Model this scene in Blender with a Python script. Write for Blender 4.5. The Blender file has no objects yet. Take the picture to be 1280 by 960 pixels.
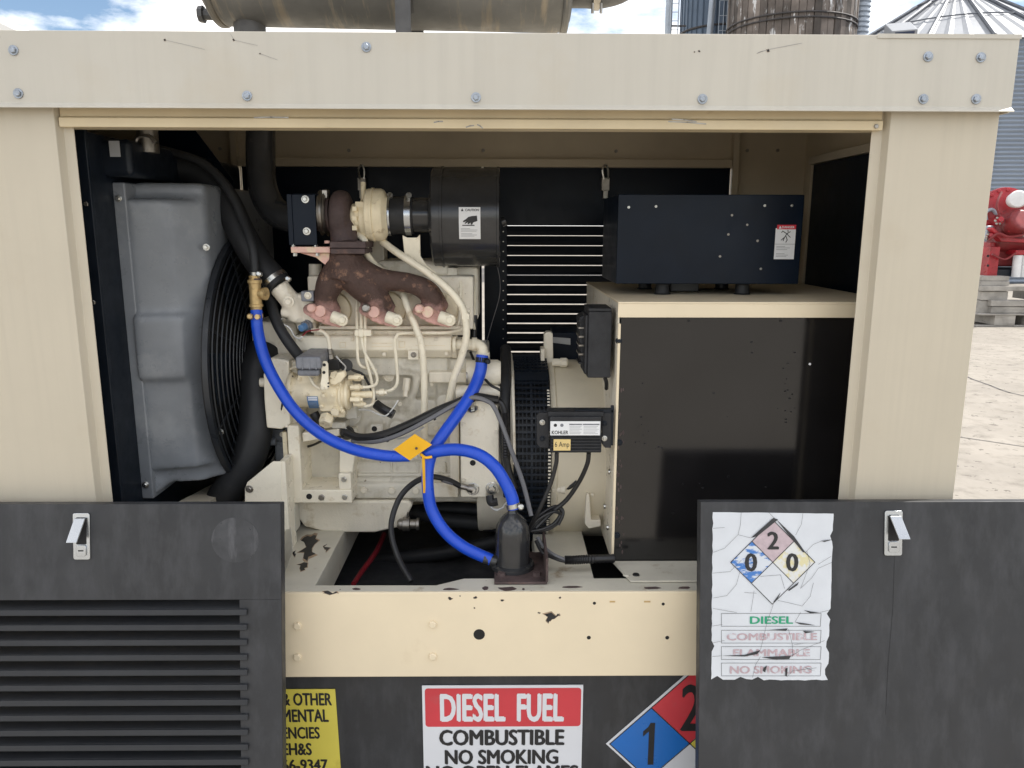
import bpy, math, random
from mathutils import Vector, Matrix
random.seed(7)
sc = bpy.context.scene
col = sc.collection
R = math.radians

# ------------------------------------------------------------------ camera
CZ = 1.49                                   # eye height above the yard
FPX = 961.0                                 # focal length in pixels of a 1280 px wide frame
cam_d = bpy.data.cameras.new('camera')
cam = bpy.data.objects.new('camera', cam_d)
col.objects.link(cam)
cam_d.sensor_fit = 'HORIZONTAL'
cam_d.sensor_width = 36.0
cam_d.lens = FPX / 1280 * 36.0
cam_d.clip_start = 0.05
cam_d.clip_end = 3000
EYE = Vector((0, -1.5, CZ))
ROT = Matrix.Rotation(R(-0.66), 3, 'Z') @ Matrix.Rotation(R(90 - 11.33), 3, 'X') @ Matrix.Rotation(R(0.154), 3, 'Z')
cam.matrix_world = Matrix.Translation(EYE) @ ROT.to_4x4()
sc.camera = cam

# ------------------------------------------------------------------ sky and sun
SUN_EL, SUN_AZ = 52.0, 70.0                 # behind the set, to the right
w = bpy.data.worlds.new('World')
sc.world = w
w.use_nodes = True
nt = w.node_tree
nt.nodes.clear()
def wn(t, **k):
    n = nt.nodes.new(t)
    for a, b in k.items(): setattr(n, a, b)
    return n
sky = wn('ShaderNodeTexSky', sky_type='NISHITA', sun_disc=False, sun_elevation=R(SUN_EL), sun_rotation=R(SUN_AZ))
sky.air_density = 1.0; sky.dust_density = 0.15; sky.ozone_density = 1.6
tc = wn('ShaderNodeTexCoord')
mp = wn('ShaderNodeMapping'); mp.inputs['Scale'].default_value = (1, 1, 2.6); mp.inputs['Location'].default_value = (0.55, 0.1, 0.2)
nz = wn('ShaderNodeTexNoise'); nz.inputs['Scale'].default_value = 4.2; nz.inputs['Detail'].default_value = 9; nz.inputs['Roughness'].default_value = 0.56
rp = wn('ShaderNodeValToRGB'); rp.color_ramp.elements[0].position = 0.42; rp.color_ramp.elements[1].position = 0.56
mx = wn('ShaderNodeMix', data_type='RGBA'); mx.inputs['B'].default_value = (14.6, 14.3, 14.0, 1)
bg = wn('ShaderNodeBackground'); bg.inputs['Strength'].default_value = 0.073
wo = wn('ShaderNodeOutputWorld')
L = nt.links.new
L(tc.outputs['Generated'], mp.inputs['Vector']); L(mp.outputs[0], nz.inputs['Vector']); L(nz.outputs[0], rp.inputs[0])
L(rp.outputs[0], mx.inputs['Factor']); L(sky.outputs[0], mx.inputs['A']); L(mx.outputs['Result'], bg.inputs['Color']); L(bg.outputs[0], wo.inputs[0])

sd = bpy.data.lights.new('sun', 'SUN'); sd.energy = 3.6; sd.angle = R(0.53); sd.color = (1.0, 0.95, 0.87)
so = bpy.data.objects.new('sun', sd); col.objects.link(so)
sdir = Vector((math.sin(R(SUN_AZ)) * math.cos(R(SUN_EL)), math.cos(R(SUN_AZ)) * math.cos(R(SUN_EL)), math.sin(R(SUN_EL))))
so.rotation_euler = sdir.to_track_quat('Z', 'Y').to_euler(); so.location = (20, 10, 25)

sc.view_settings.view_transform = 'Standard'; sc.view_settings.look = 'None'
sc.view_settings.gamma = 1.0; sc.view_settings.use_curve_mapping = False
sc.view_settings.exposure = 1.0
sc.cycles.use_denoising = True
sc.cycles.max_bounces = 8; sc.cycles.diffuse_bounces = 5; sc.cycles.glossy_bounces = 4

# ------------------------------------------------------------------ measuring helpers: a pixel of the photograph at a known depth
def ray(px, py): return ROT @ Vector((px - 640, 480 - py, -FPX))
def P(px, py, Y):                            # point at depth Y (0 = front of the enclosure)
    d = ray(px, py); return EYE + d * ((Y - EYE.y) / d.y)
def PZ(px, py, Z):
    d = ray(px, py); return EYE + d * ((Z - EYE.z) / d.z)
def mpp(px, py, Y):                          # metres per pixel there
    p = P(px, py, Y) - EYE; return -(ROT.transposed() @ p).z / FPX

# ------------------------------------------------------------------ materials
MATS = {}
def mat(name, c, rough=.5, metal=0.0, spec=.5, var=.15, vs=5, c2=None, t2=.55, w2=.12, s2=9, m2=(1, 1, 1), streak=0.0, sv=55, speck=None, st=.72, ss=60,
        bump=0.0, bs=120, rv=.12, coat=0.0, emit=0, zmix=None, bm=(1, 1, 1), orand=0):
    m = bpy.data.materials.new(name); MATS[name] = m; m.use_nodes = True
    t = m.node_tree; b = t.nodes['Principled BSDF']; K = t.links.new
    def N(ty, **k):
        n = t.nodes.new(ty)
        for a, v in k.items(): setattr(n, a, v)
        return n
    g = N('ShaderNodeNewGeometry')
    def noise(scale, detail=6, sc3=(1, 1, 1), rough_=.6):
        mpn = N('ShaderNodeMapping'); mpn.inputs['Scale'].default_value = sc3
        K(g.outputs['Position'], mpn.inputs['Vector'])
        n = N('ShaderNodeTexNoise'); n.inputs['Scale'].default_value = scale; n.inputs['Detail'].default_value = detail; n.inputs['Roughness'].default_value = rough_
        K(mpn.outputs[0], n.inputs['Vector']); return n.outputs[0]
    def ramp(src, a, bb):
        r = N('ShaderNodeMapRange'); r.inputs['From Min'].default_value = a; r.inputs['From Max'].default_value = bb
        K(src, r.inputs['Value']); return r.outputs[0]
    def mixc(f, A, B, blend='MIX'):
        x = N('ShaderNodeMix', data_type='RGBA', blend_type=blend)
        for s, v in (('Factor', f), ('A', A), ('B', B)):
            if isinstance(v, (int, float)): x.inputs[s].default_value = v
            elif isinstance(v, tuple): x.inputs[s].default_value = v
            else: K(v, x.inputs[s])
        return x.outputs['Result']
    C = tuple(c) + (1,)
    out = None
    big = noise(vs, 7)
    if zmix:                                  # (colour below, z, soft, noise amount): a coat that changes with height
        zc, z0, soft, na = zmix
        sp = N('ShaderNodeSeparateXYZ'); K(g.outputs['Position'], sp.inputs[0])
        ad = N('ShaderNodeMath', operation='MULTIPLY_ADD'); K(noise(28, 6), ad.inputs[0]); ad.inputs[1].default_value = na; K(sp.outputs['Z'], ad.inputs[2])
        out = mixc(ramp(ad.outputs[0], z0 - soft, z0 + soft), tuple(zc) + (1,), C)
    dk = tuple(x * (1 - var) for x in c) + (1,); lt = tuple(min(1, x * (1 + var)) for x in c) + (1,)
    if out is None: out = mixc(ramp(big, .3, .7), dk, lt)
    else: out = mixc(var, out, mixc(ramp(big, .3, .7), (0.3, 0.3, 0.3, 1), (1, 1, 1, 1)), 'MULTIPLY')
    if streak:
        s = noise(1.0, 5, (sv, sv, 1.6)); s2_ = noise(3, 3)
        ml = N('ShaderNodeMath', operation='MULTIPLY'); K(ramp(s, .45, .75), ml.inputs[0]); K(ramp(s2_, .3, .7), ml.inputs[1])
        ml2 = N('ShaderNodeMath', operation='MULTIPLY'); K(ml.outputs[0], ml2.inputs[0]); ml2.inputs[1].default_value = streak
        out = mixc(ml2.outputs[0], out, tuple(x * .45 for x in c) + (1,))
    if c2:
        out = mixc(ramp(noise(s2, 8, m2, .65), t2, t2 + w2), out, tuple(c2) + (1,))
    if speck:
        out = mixc(ramp(noise(ss, 3), st, st + .02), out, tuple(speck) + (1,))
    if orand:
        oi = N('ShaderNodeObjectInfo'); rr_ = N('ShaderNodeMapRange'); rr_.inputs['To Min'].default_value = 1 - orand; rr_.inputs['To Max'].default_value = 1 + orand
        K(oi.outputs['Random'], rr_.inputs['Value']); vm = N('ShaderNodeVectorMath', operation='SCALE'); K(out, vm.inputs[0]); K(rr_.outputs[0], vm.inputs['Scale']); out = vm.outputs[0]
    K(out, b.inputs['Base Color'])
    if rv: 
        rr = N('ShaderNodeMapRange'); rr.inputs['To Min'].default_value = max(0, rough - rv); rr.inputs['To Max'].default_value = min(1, rough + rv); rr.inputs['From Min'].default_value = .3; rr.inputs['From Max'].default_value = .7
        K(noise(vs * 3, 5), rr.inputs['Value']); K(rr.outputs[0], b.inputs['Roughness'])
    else: b.inputs['Roughness'].default_value = rough
    b.inputs['Metallic'].default_value = metal; b.inputs['Specular IOR Level'].default_value = spec; b.inputs['Coat Weight'].default_value = coat; b.inputs['Coat Roughness'].default_value = .1
    if bump:
        bp = N('ShaderNodeBump'); bp.inputs['Strength'].default_value = bump; bp.inputs['Distance'].default_value = .004
        K(noise(bs, 4, bm), bp.inputs['Height']); K(bp.outputs[0], b.inputs['Normal'])
    return m

mat('cream', (.56, .505, .400), .42, var=.05, vs=3, streak=.16, sv=60, c2=(.50, .43, .32), t2=.56, w2=.28, s2=3.5, bump=.04, bs=30)
mat('cream_warm', (.66, .55, .36), .45, var=.08, vs=6, c2=(.42, .30, .17), t2=.62, w2=.14, s2=9, m2=(.5, 1, 2))
mat('cream_faded', (.55, .52, .45), .45, var=.05, vs=3, streak=.22, sv=42, c2=(.515, .46, .36), t2=.54, w2=.25, s2=2.5, bump=.03, bs=40)
mat('cream_in', (.60, .52, .385), .5, var=.1, vs=4, speck=(.12, .09, .06), st=.78, ss=40)
mat('engine_cream', (.845, .785, .655), .36, var=.07, vs=9, streak=.30, sv=38, c2=(.62, .53, .37), t2=.57, w2=.14, s2=17, speck=(.22, .16, .10), st=.735, ss=85, bump=.25, bs=260)
mat('cover_cream', (.89, .83, .685), .33, var=.06, vs=12, c2=(.66, .56, .39), t2=.60, w2=.12, s2=20, speck=(.25, .18, .11), st=.75, ss=80, bump=.15, bs=200)
mat('alternator_cream', (.70, .635, .495), .42, var=.07, vs=7, c2=(.52, .45, .33), t2=.60, w2=.14, s2=12, speck=(.10, .08, .06), st=.76, ss=55)
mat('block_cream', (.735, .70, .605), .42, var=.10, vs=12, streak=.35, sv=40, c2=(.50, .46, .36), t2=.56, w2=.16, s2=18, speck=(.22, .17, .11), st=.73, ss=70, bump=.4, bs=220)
mat('pump_cream', (.84, .74, .53), .40, var=.12, vs=25, c2=(.46, .35, .20), t2=.59, w2=.12, s2=48, bump=.15, bs=220)
mat('line_cream', (.85, .785, .625), .36, var=.10, vs=24, c2=(.60, .50, .34), t2=.58, w2=.12, s2=34)
mat('rail_cream', (.80, .69, .50), .45, var=.04, vs=5, c2=(.70, .58, .40), t2=.60, w2=.2, s2=7, speck=(.12, .08, .05), st=.81, ss=55)
mat('rail_grey', (.60, .57, .48), .5, var=.1, vs=8, c2=(.36, .29, .20), t2=.60, w2=.12, s2=14, speck=(.05, .04, .03), st=.75, ss=48)
mat('black_dusty', (.036, .0375, .041), .48, var=.16, vs=7, c2=(.070, .072, .078), t2=.46, w2=.40, s2=26, m2=(1, 1, .3), streak=.28, sv=30, spec=.40, speck=(.35, .35, .35), st=.81, ss=80)
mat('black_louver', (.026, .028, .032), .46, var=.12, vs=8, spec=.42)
mat('wear_grey', (.046, .048, .053), .38, var=.3, vs=30, spec=.45, c2=(.088, .09, .098), t2=.54, w2=.12, s2=20, m2=(2, 1, .4))
mat('black_panel', (.010, .0095, .010), .125, var=.3, vs=6, rv=.02, spec=.66, speck=(.004, .004, .004), st=.76, ss=60)
mat('black_box', (.0028, .0080, .0185), .36, var=.2, vs=8, spec=.22, rv=.06)
mat('black_wrinkle', (.022, .023, .026), .55, var=.25, vs=30, bump=.25, bs=600, spec=.4)
mat('guard_wire', (.020, .023, .028), .36, var=.2, vs=10, spec=.5)
mat('black_canister', (.028, .029, .031), .19, var=.3, vs=9, c2=(.075, .071, .066), t2=.62, w2=.14, s2=14, spec=.62, rv=.06)
mat('black_metal', (.008, .012, .019), .42, var=.25, vs=10, spec=.3)
mat('rubber', (.020, .021, .023), .52, var=.2, vs=14, c2=(.045, .044, .042), t2=.62, w2=.2, s2=12, spec=.4)
mat('wire_black', (.014, .014, .015), .4, var=.1)
mat('wire_grey', (.16, .16, .17), .45, var=.1)
mat('wire_white', (.62, .62, .60), .4, var=.05)
mat('wire_red', (.20, .012, .02), .45, var=.1)
mat('shroud', (.20, .215, .235), .34, var=.16, vs=7, c2=(.28, .295, .31), t2=.55, w2=.2, s2=9, bump=.06, bs=300, spec=.5)
mat('rust_manifold', (.102, .062, .051), .62, var=.5, vs=40, zmix=((.80, .47, .41), 1.352, .022, .095), c2=(.29, .165, .11), t2=.55, w2=.11, s2=34, speck=(.46, .42, .41), st=.72, ss=95, bump=.7, bs=230, spec=.35)
mat('rust_turbo', (.088, .062, .060), .62, var=.35, vs=20, c2=(.14, .085, .07), t2=.58, w2=.1, s2=26, bump=.45, bs=240, spec=.35)
mat('pink_paint', (.74, .46, .39), .48, var=.12, vs=22, c2=(.76, .64, .45), t2=.52, w2=.12, s2=22, bump=.1)
mat('zinc', (.58, .58, .55), .3, metal=1, var=.15, vs=30)
mat('bolt_grey', (.34, .37, .41), .32, metal=.85, var=.2, vs=40)
mat('dull_steel', (.34, .32, .29), .4, metal=1, var=.25, vs=30)
mat('chrome', (.52, .54, .56), .22, metal=1, var=.10, rv=.05)
mat('brass', (.58, .42, .20), .42, metal=.55, var=.2, vs=50, c2=(.30, .19, .09), t2=.58, w2=.1, s2=60)
mat('blue_hose', (.010, .075, .60), .33, var=.10, vs=14, spec=.5, rv=.06, c2=(.03, .12, .66), t2=.58, w2=.2, s2=20)
mat('yellow_tag', (.93, .50, .015), .5, var=.06)
mat('solenoid_grey', (.20, .21, .235), .45, var=.25, vs=40, bump=.15, bs=200)
mat('label_white', (.80, .81, .82), .45, var=.03)
mat('scratch', (.22, .21, .22), .5, var=.3, vs=60)
mat('primer', (.36, .26, .17), .6, var=.3, vs=60)
mat('label_ink', (.02, .02, .022), .5, var=.05)
mat('label_grey', (.42, .43, .44), .5, var=.05)
mat('label_red', (.62, .03, .05), .45, var=.05)
mat('label_blue', (.10, .22, .42), .45, var=.2, vs=120)
mat('label_yellow', (.74, .56, .24), .5, var=.05)
mat('sign_red', (.60, .05, .065), .4, var=.08, c2=(.50, .09, .10), t2=.58, w2=.2, s2=14)
mat('sign_blue', (.015, .16, .55), .35, var=.06)
mat('sign_yellow', (.72, .62, .10), .42, var=.05, c2=(.62, .52, .08), t2=.6, s2=10)
mat('sign_white', (.72, .74, .78), .4, var=.04, vs=4, c2=(.58, .58, .58), t2=.62, w2=.2, s2=12, m2=(1, 1, .5))
mat('sign_pink', (.52, .42, .45), .5, var=.12, vs=90)
mat('sign_fade_blue', (.06, .20, .55), .5, var=.1, c2=(.64, .68, .74), t2=.45, w2=.06, s2=60, m2=(.5, 1, 1.6))
mat('sign_fade_yellow', (.70, .64, .38), .5, var=.05, c2=(.70, .71, .70), t2=.44, w2=.08, s2=55)
mat('sign_fade_red', (.50, .37, .40), .5, var=.1, c2=(.66, .66, .70), t2=.52, w2=.12, s2=70)
mat('sign_green', (.02, .33, .17), .5, var=.1)
mat('sign_old', (.66, .69, .73), .42, var=.05, vs=14, c2=(.50, .52, .52), t2=.66, w2=.1, s2=20)
mat('muffler_steel', (.105, .104, .102), .55, metal=.2, var=.30, vs=6, c2=(.20, .172, .135), t2=.54, w2=.10, s2=5.5, m2=(4.2, .5, .5), bump=.06, bs=40)
mat('muffler_dark', (.07, .07, .072), .5, metal=.3, var=.3, vs=16)
mat('red_paint', (.34, .016, .024), .32, var=.35, vs=3.5, c2=(.13, .018, .02), t2=.56, w2=.10, s2=6)
mat('red_dark', (.20, .02, .022), .5, var=.3, vs=6)
mat('machine_white', (.72, .72, .72), .4, var=.1, vs=8, c2=(.3, .3, .3), t2=.64, w2=.04, s2=9)
mat('pallet_wood', (.33, .31, .28), .8, var=.28, vs=5, c2=(.20, .18, .155), t2=.55, w2=.15, s2=5, m2=(.4, 3, 3), bump=.2, bs=40)
mat('bin_steel', (.235, .275, .335), .42, metal=.2, var=.08, vs=.6)
mat('bin_roof', (.29, .305, .33), .5, metal=.15, var=.08, vs=.6)
mat('bin_rib', (.15, .16, .18), .5, metal=.4, var=.2)
mat('silo_blue', (.085, .12, .17), .4, metal=.2, var=.12, vs=.5, streak=.3, sv=5)
mat('silo_wood', (.118, .100, .088), .85, var=.45, vs=1.3, streak=.5, sv=6, c2=(.46, .46, .46), t2=.58, w2=.06, s2=2.4, m2=(1.5, 1.5, .5), orand=.65)
mat('silo_band', (.07, .065, .065), .6, metal=.5, var=.2)
mat('galv', (.34, .38, .43), .4, metal=.3, var=.12, vs=2)
mat('shed_wall', (.58, .50, .38), .6, var=.06)
mat('shed_trim', (.80, .79, .76), .5, var=.04)
mat('glass_dark', (.03, .05, .09), .15, var=.05)
mat('concrete', (.262, .240, .210), .85, var=.14, vs=1.5, c2=(.185, .168, .145), t2=.48, w2=.2, s2=6, speck=(.125, .113, .097), st=.63, ss=11, bump=.4, bs=30, spec=.3)
mat('void_black', (.006, .006, .007), .6, var=.2)

# ------------------------------------------------------------------ mesh builder
def V(*a): return Vector(a[0]) if len(a) == 1 else Vector(a)
def spl(pts, k=6):                           # Catmull-Rom through points (tuples of any length)
    pts = [tuple(p) for p in pts]
    if len(pts) < 3: return [V(p) if len(p) == 3 else p for p in pts]
    q = [tuple(2 * a - b for a, b in zip(pts[0], pts[1]))] + pts + [tuple(2 * a - b for a, b in zip(pts[-1], pts[-2]))]
    out = []
    for i in range(1, len(q) - 2):
        for s in range(k):
            t = s / k
            out.append(tuple(.5 * (2 * b + (c - a) * t + (2 * a - 5 * b + 4 * c - d) * t * t + (3 * b - a - 3 * c + d) * t ** 3) for a, b, c, d in zip(q[i - 1], q[i], q[i + 1], q[i + 2])))
    out.append(pts[-1]); return out
WL = {}                                       # world position of every object
class MB:
    def __init__(s): s.v = []; s.f = []
    def add(s, vs, fs):
        n = len(s.v); s.v += [V(v) for v in vs]; s.f += [tuple(i + n for i in f) for f in fs]; return s
    def box(s, x0, x1, y0, y1, z0, z1):
        if x0 > x1: x0, x1 = x1, x0
        if y0 > y1: y0, y1 = y1, y0
        if z0 > z1: z0, z1 = z1, z0
        return s.add([(x, y, z) for z in (z0, z1) for y in (y0, y1) for x in (x0, x1)],
                     [(0, 2, 3, 1), (4, 5, 7, 6), (0, 1, 5, 4), (2, 6, 7, 3), (0, 4, 6, 2), (1, 3, 7, 5)])
    def bpx(s, x0, y0, x1, y1, Y, dep):       # a box whose front face fills a pixel rectangle at depth Y
        xm, ym = (x0 + x1) / 2, (y0 + y1) / 2
        return s.box(P(x0, ym, Y).x, P(x1, ym, Y).x, Y, Y + dep, P(xm, y1, Y).z, P(xm, y0, Y).z)
    def obox(s, o, a, b, c):                  # corner + three edge vectors
        o, a, b, c = V(o), V(a), V(b), V(c)
        return s.prism([o, o + a, o + a + b, o + b], c)
    def prism(s, poly, d):
        poly = [V(p) for p in poly]; d = V(d); n = len(poly)
        nrm = Vector((0, 0, 0))
        for i in range(n): nrm += (poly[i] - poly[0]).cross(poly[(i + 1) % n] - poly[0])
        if nrm.dot(d) > 0: poly.reverse()
        return s.add(poly + [p + d for p in poly], [tuple(range(n)), tuple(range(2 * n - 1, n - 1, -1))] + [(i, i + n, (i + 1) % n + n, (i + 1) % n) for i in range(n)])
    def ppx(s, pts, Y, dep): return s.prism([P(x, y, Y) for x, y in pts], (0, dep, 0))
    def face(s, poly): return s.add(poly, [tuple(range(len(poly)))])
    def tube(s, pts, r, n=10, cap=True, closed=False):
        pts = [V(p) for p in pts]; m = len(pts); rs = r if isinstance(r, (list, tuple)) else [r] * m
        tans = []
        for i in range(m):
            a = pts[(i - 1) % m] if (closed or i > 0) else pts[i]; b = pts[(i + 1) % m] if (closed or i < m - 1) else pts[i]
            t = (b - a); tans.append(t.normalized() if t.length > 1e-9 else Vector((0, 0, 1)))
        u = tans[0].orthogonal().normalized(); vs = []
        for i in range(m):
            if i: u = (u - tans[i] * u.dot(tans[i])).normalized()
            w_ = tans[i].cross(u)
            for k in range(n):
                a = 2 * math.pi * k / n; vs.append(pts[i] + (u * math.cos(a) + w_ * math.sin(a)) * rs[i])
        fs = []
        for i in range(m if closed else m - 1):
            j = (i + 1) % m
            for k in range(n): fs.append((i * n + k, i * n + (k + 1) % n, j * n + (k + 1) % n, j * n + k))
        if cap and not closed: fs += [tuple(range(n - 1, -1, -1)), tuple((m - 1) * n + k for k in range(n))]
        return s.add(vs, fs)
    def tpx(s, pts, rpx, n=10, k=6, cap=True):   # tube through (px, py, Y[, rpx]) points
        has = len(pts[0]) > 3
        q = [tuple(P(p[0], p[1], p[2])) + ((p[3] if has else rpx) * mpp(p[0], p[1], p[2]),) for p in pts]
        q = spl(q, k)
        return s.tube([p[:3] for p in q], [p[3] for p in q], n, cap)
    def lathe(s, prof, o, ax, n=24, cap=True):   # prof: (distance along axis, radius)
        o, ax = V(o), V(ax).normalized(); u = ax.orthogonal().normalized(); w_ = ax.cross(u); vs = []; m = len(prof)
        for h, r in prof:
            for k in range(n):
                a = 2 * math.pi * (k + .5) / n; vs.append(o + ax * h + (u * math.cos(a) + w_ * math.sin(a)) * r)
        fs = [(i * n + k, i * n + (k + 1) % n, (i + 1) * n + (k + 1) % n, (i + 1) * n + k) for i in range(m - 1) for k in range(n)]
        if cap: fs += [tuple(range(n - 1, -1, -1)), tuple((m - 1) * n + k for k in range(n))]
        return s.add(vs, fs)
    def lpx(s, prof, py, Y, n=24):               # lathe about an X axis at pixel row py: prof (px, rpx)
        x0 = prof[0][0]; o = P(x0, py, Y)
        ref = mpp(prof[len(prof) // 2][0], py, Y)
        return s.lathe([(P(x, py, Y).x - o.x, r * ref) for x, r in prof], o, (1, 0, 0), n)
    def build(s, name, m, parent=None, bevel=0, seg=2, smooth=True, remesh=0, ang=38, loc=None):
        lo = [min(v[i] for v in s.v) for i in range(3)]; hi = [max(v[i] for v in s.v) for i in range(3)]
        c = V(loc) if loc is not None else Vector(((lo[0] + hi[0]) / 2, (lo[1] + hi[1]) / 2, lo[2] if parent is None else (lo[2] + hi[2]) / 2))
        me = bpy.data.meshes.new(name); me.from_pydata([v - c for v in s.v], [], s.f); me.update()
        me.materials.append(MATS[m] if isinstance(m, str) else m)
        if smooth:
            for p in me.polygons: p.use_smooth = True
            if not remesh: me.set_sharp_from_angle(angle=R(ang))
        o = bpy.data.objects.new(name, me); place(o, c, parent)
        if remesh:
            r = o.modifiers.new('fuse', 'REMESH'); r.mode = 'VOXEL'; r.voxel_size = remesh; r.use_smooth_shade = True
            q = o.modifiers.new('soft', 'SMOOTH'); q.iterations = 6; q.factor = .5
        if bevel:
            b = o.modifiers.new('edge', 'BEVEL'); b.width = bevel; b.segments = seg; b.limit_method = 'ANGLE'; b.angle_limit = R(40); b.harden_normals = True
        return o
def place(o, c, parent=None):
    col.objects.link(o); c = V(c); WL[o.name] = c; o.parent = parent
    o.location = c - (WL[parent.name] if parent else Vector((0, 0, 0))); return o
def tag(o, label=None, cat=None, group=None, kind=None):
    if label: o['label'] = label
    if cat: o['category'] = cat
    if group: o['group'] = group
    if kind: o['kind'] = kind
    return o
def thing(name, label, cat, loc, group=None):
    o = bpy.data.objects.new(name, None); o.empty_display_size = .05; place(o, loc); return tag(o, label, cat, group, 'thing')
BM = {}
def bolt(px, py, Y, rpx, parent, m='zinc', washer=True, name='bolt', ax=(0, -1, 0), at=None, r=None, h=.55):
    r = r or rpx * mpp(px, py, Y); r = round(r, 4); key = (r, m, washer, ax, h, name)
    p = V(at) if at is not None else P(px, py, Y)
    if key not in BM:
        b = MB()
        if washer: b.lathe([(-.002, r * .98), (r * .16, r), (r * .22, r * .9)], (0, 0, 0), ax, 18); b.lathe([(r * .1, r * .66), (r * (h + .12), r * .66), (r * (h + .25), r * .5)], (0, 0, 0), ax, 6)
        else: b.lathe([(-.002, r), (r * h, r), (r * (h + .15), r * .82)], (0, 0, 0), ax, 6)
        o = b.build(name, m, parent, loc=(0, 0, 0), ang=30); BM[key] = o.data
        o.location = p - WL[parent.name]; WL[o.name] = p; return o
    return place(bpy.data.objects.new(name, BM[key]), p, parent)
def disc(px, py, Y, rpx, parent, m='void_black', name='hole', n=16, ax=(0, -1, 0), off=.0015):
    p = P(px, py, Y); r = rpx * mpp(px, py, Y)
    return MB().lathe([(-.003, r), (off, r)], p, ax, n).build(name, m, parent)
class Basis:                                  # a flat (or bent) sheet: u right, v down, n out of it
    def __init__(s, o, u, v, n, bend=None): s.o, s.u, s.v, s.n = V(o), V(u).normalized(), V(v).normalized(), V(n).normalized(); s.bend = bend
    def pt(s, u, v, n=0): return s.bend(u, v, n) if s.bend else s.o + s.u * u + s.v * v + s.n * n
    def hit(s, px, py):
        d = ray(px, py); q = EYE + d * ((s.o - EYE).dot(s.n) / d.dot(s.n)) - s.o; return q.dot(s.u), q.dot(s.v)
    def quad(s, u0, v0, u1, v1, n0, n1, name, m, parent, bevel=0): return s.poly([(u0, v0), (u1, v0), (u1, v1), (u0, v1)], n0, n1, name, m, parent, bevel)
    def poly(s, pts, n0, n1, name, m, parent, bevel=0):
        if name == 'paint_chip':              # ragged outline, with a rim of primer showing round the bare metal
            rg = random.Random(int(abs(pts[0][0]) * 1e5)); q = []
            for (a, c), (d, e) in zip(pts, pts[1:] + pts[:1]):
                l = math.hypot(d - a, e - c) * .22
                for f in (0, .33, .66): q.append((a + (d - a) * f + rg.uniform(-l, l) * (f > 0), c + (e - c) * f + rg.uniform(-l, l) * (f > 0)))
            pts = q; cx = sum(p[0] for p in q) / len(q); cy = sum(p[1] for p in q) / len(q)
            s.poly([(cx + (p[0] - cx) * rg.uniform(1.04, 1.28), cy + (p[1] - cy) * rg.uniform(1.04, 1.28)) for p in q], n0, n0 + (n1 - n0) * .55, 'chip_rim', 'primer', parent)
        b = MB(); k = len(pts)
        b.add([s.pt(u, v, n0) for u, v in pts] + [s.pt(u, v, n1) for u, v in pts], [tuple(range(k)), tuple(range(2 * k - 1, k - 1, -1))] + [(i, i + k, (i + 1) % k + k, (i + 1) % k) for i in range(k)])
        return b.build(name, m, parent, bevel=bevel)
    def ppx(s, pts, n0, n1, name, m, parent): return s.poly([s.hit(*p) for p in pts], n0, n1, name, m, parent)
    def lines(s, polys, wd, n0, name, m, parent, px=True):     # drawn lines: strips of width wd (metres)
        b = MB()
        for pl in polys:
            q = [s.hit(*p) for p in pl] if px else pl
            for (a, c) in zip(q[:-1], q[1:]):
                dx, dy = c[0] - a[0], c[1] - a[1]; l = math.hypot(dx, dy) or 1; ox, oy = -dy / l * wd / 2, dx / l * wd / 2; ex, ey = dx / l * wd / 2, dy / l * wd / 2
                b.face([s.pt(a[0] + ox - ex, a[1] + oy - ey, n0), s.pt(c[0] + ox + ex, c[1] + oy + ey, n0), s.pt(c[0] - ox + ex, c[1] - oy + ey, n0), s.pt(a[0] - ox - ex, a[1] - oy - ey, n0)])
        return b.build(name, m, parent)
    def text(s, body, u0, v0, u1, v1, n, m, parent, bold=.0, name='lettering'):   # fitted into the rectangle
        cu = bpy.data.curves.new('t', 'FONT'); cu.body = body; cu.resolution_u = 3
        o = bpy.data.objects.new('t', cu); col.objects.link(o)
        me = bpy.data.meshes.new_from_object(o.evaluated_get(bpy.context.evaluated_depsgraph_get()))
        bpy.data.objects.remove(o); bpy.data.curves.remove(cu)
        xs = [v.co.x for v in me.vertices]; ys = [v.co.y for v in me.vertices]; x0, x1, y0, y1 = min(xs) - bold, max(xs) + bold, min(ys) - bold * .5, max(ys) + bold * .5
        b = MB()                              # heavier strokes: the outline laid down several times, each a hair higher
        for k, (dx, dy) in enumerate(((0, 0), (-bold, 0), (bold, 0), (-bold * .5, bold * .5), (bold * .5, -bold * .5)) if bold else ((0, 0),)):
            b.add([s.pt(u0 + (v.co.x + dx - x0) / (x1 - x0) * (u1 - u0), v0 + (y1 - v.co.y - dy) / (y1 - y0) * (v1 - v0), n + k * .00006) for v in me.vertices], [tuple(p.vertices) for p in me.polygons])
        bpy.data.meshes.remove(me)
        return b.build(name, m, parent, smooth=False)
    def tpx(s, body, x0, y0, x1, y1, n, m, parent, bold=.0, name='lettering'):
        a = s.hit(x0, (y0 + y1) / 2)[0]; c = s.hit(x1, (y0 + y1) / 2)[0]; t = s.hit((x0 + x1) / 2, y0)[1]; d = s.hit((x0 + x1) / 2, y1)[1]
        return s.text(body, a, t, c, d, n, m, parent, bold, name)
def front(Y): return Basis((0, Y, CZ), (1, 0, 0), (0, 0, -1), (0, -1, 0))
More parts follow.
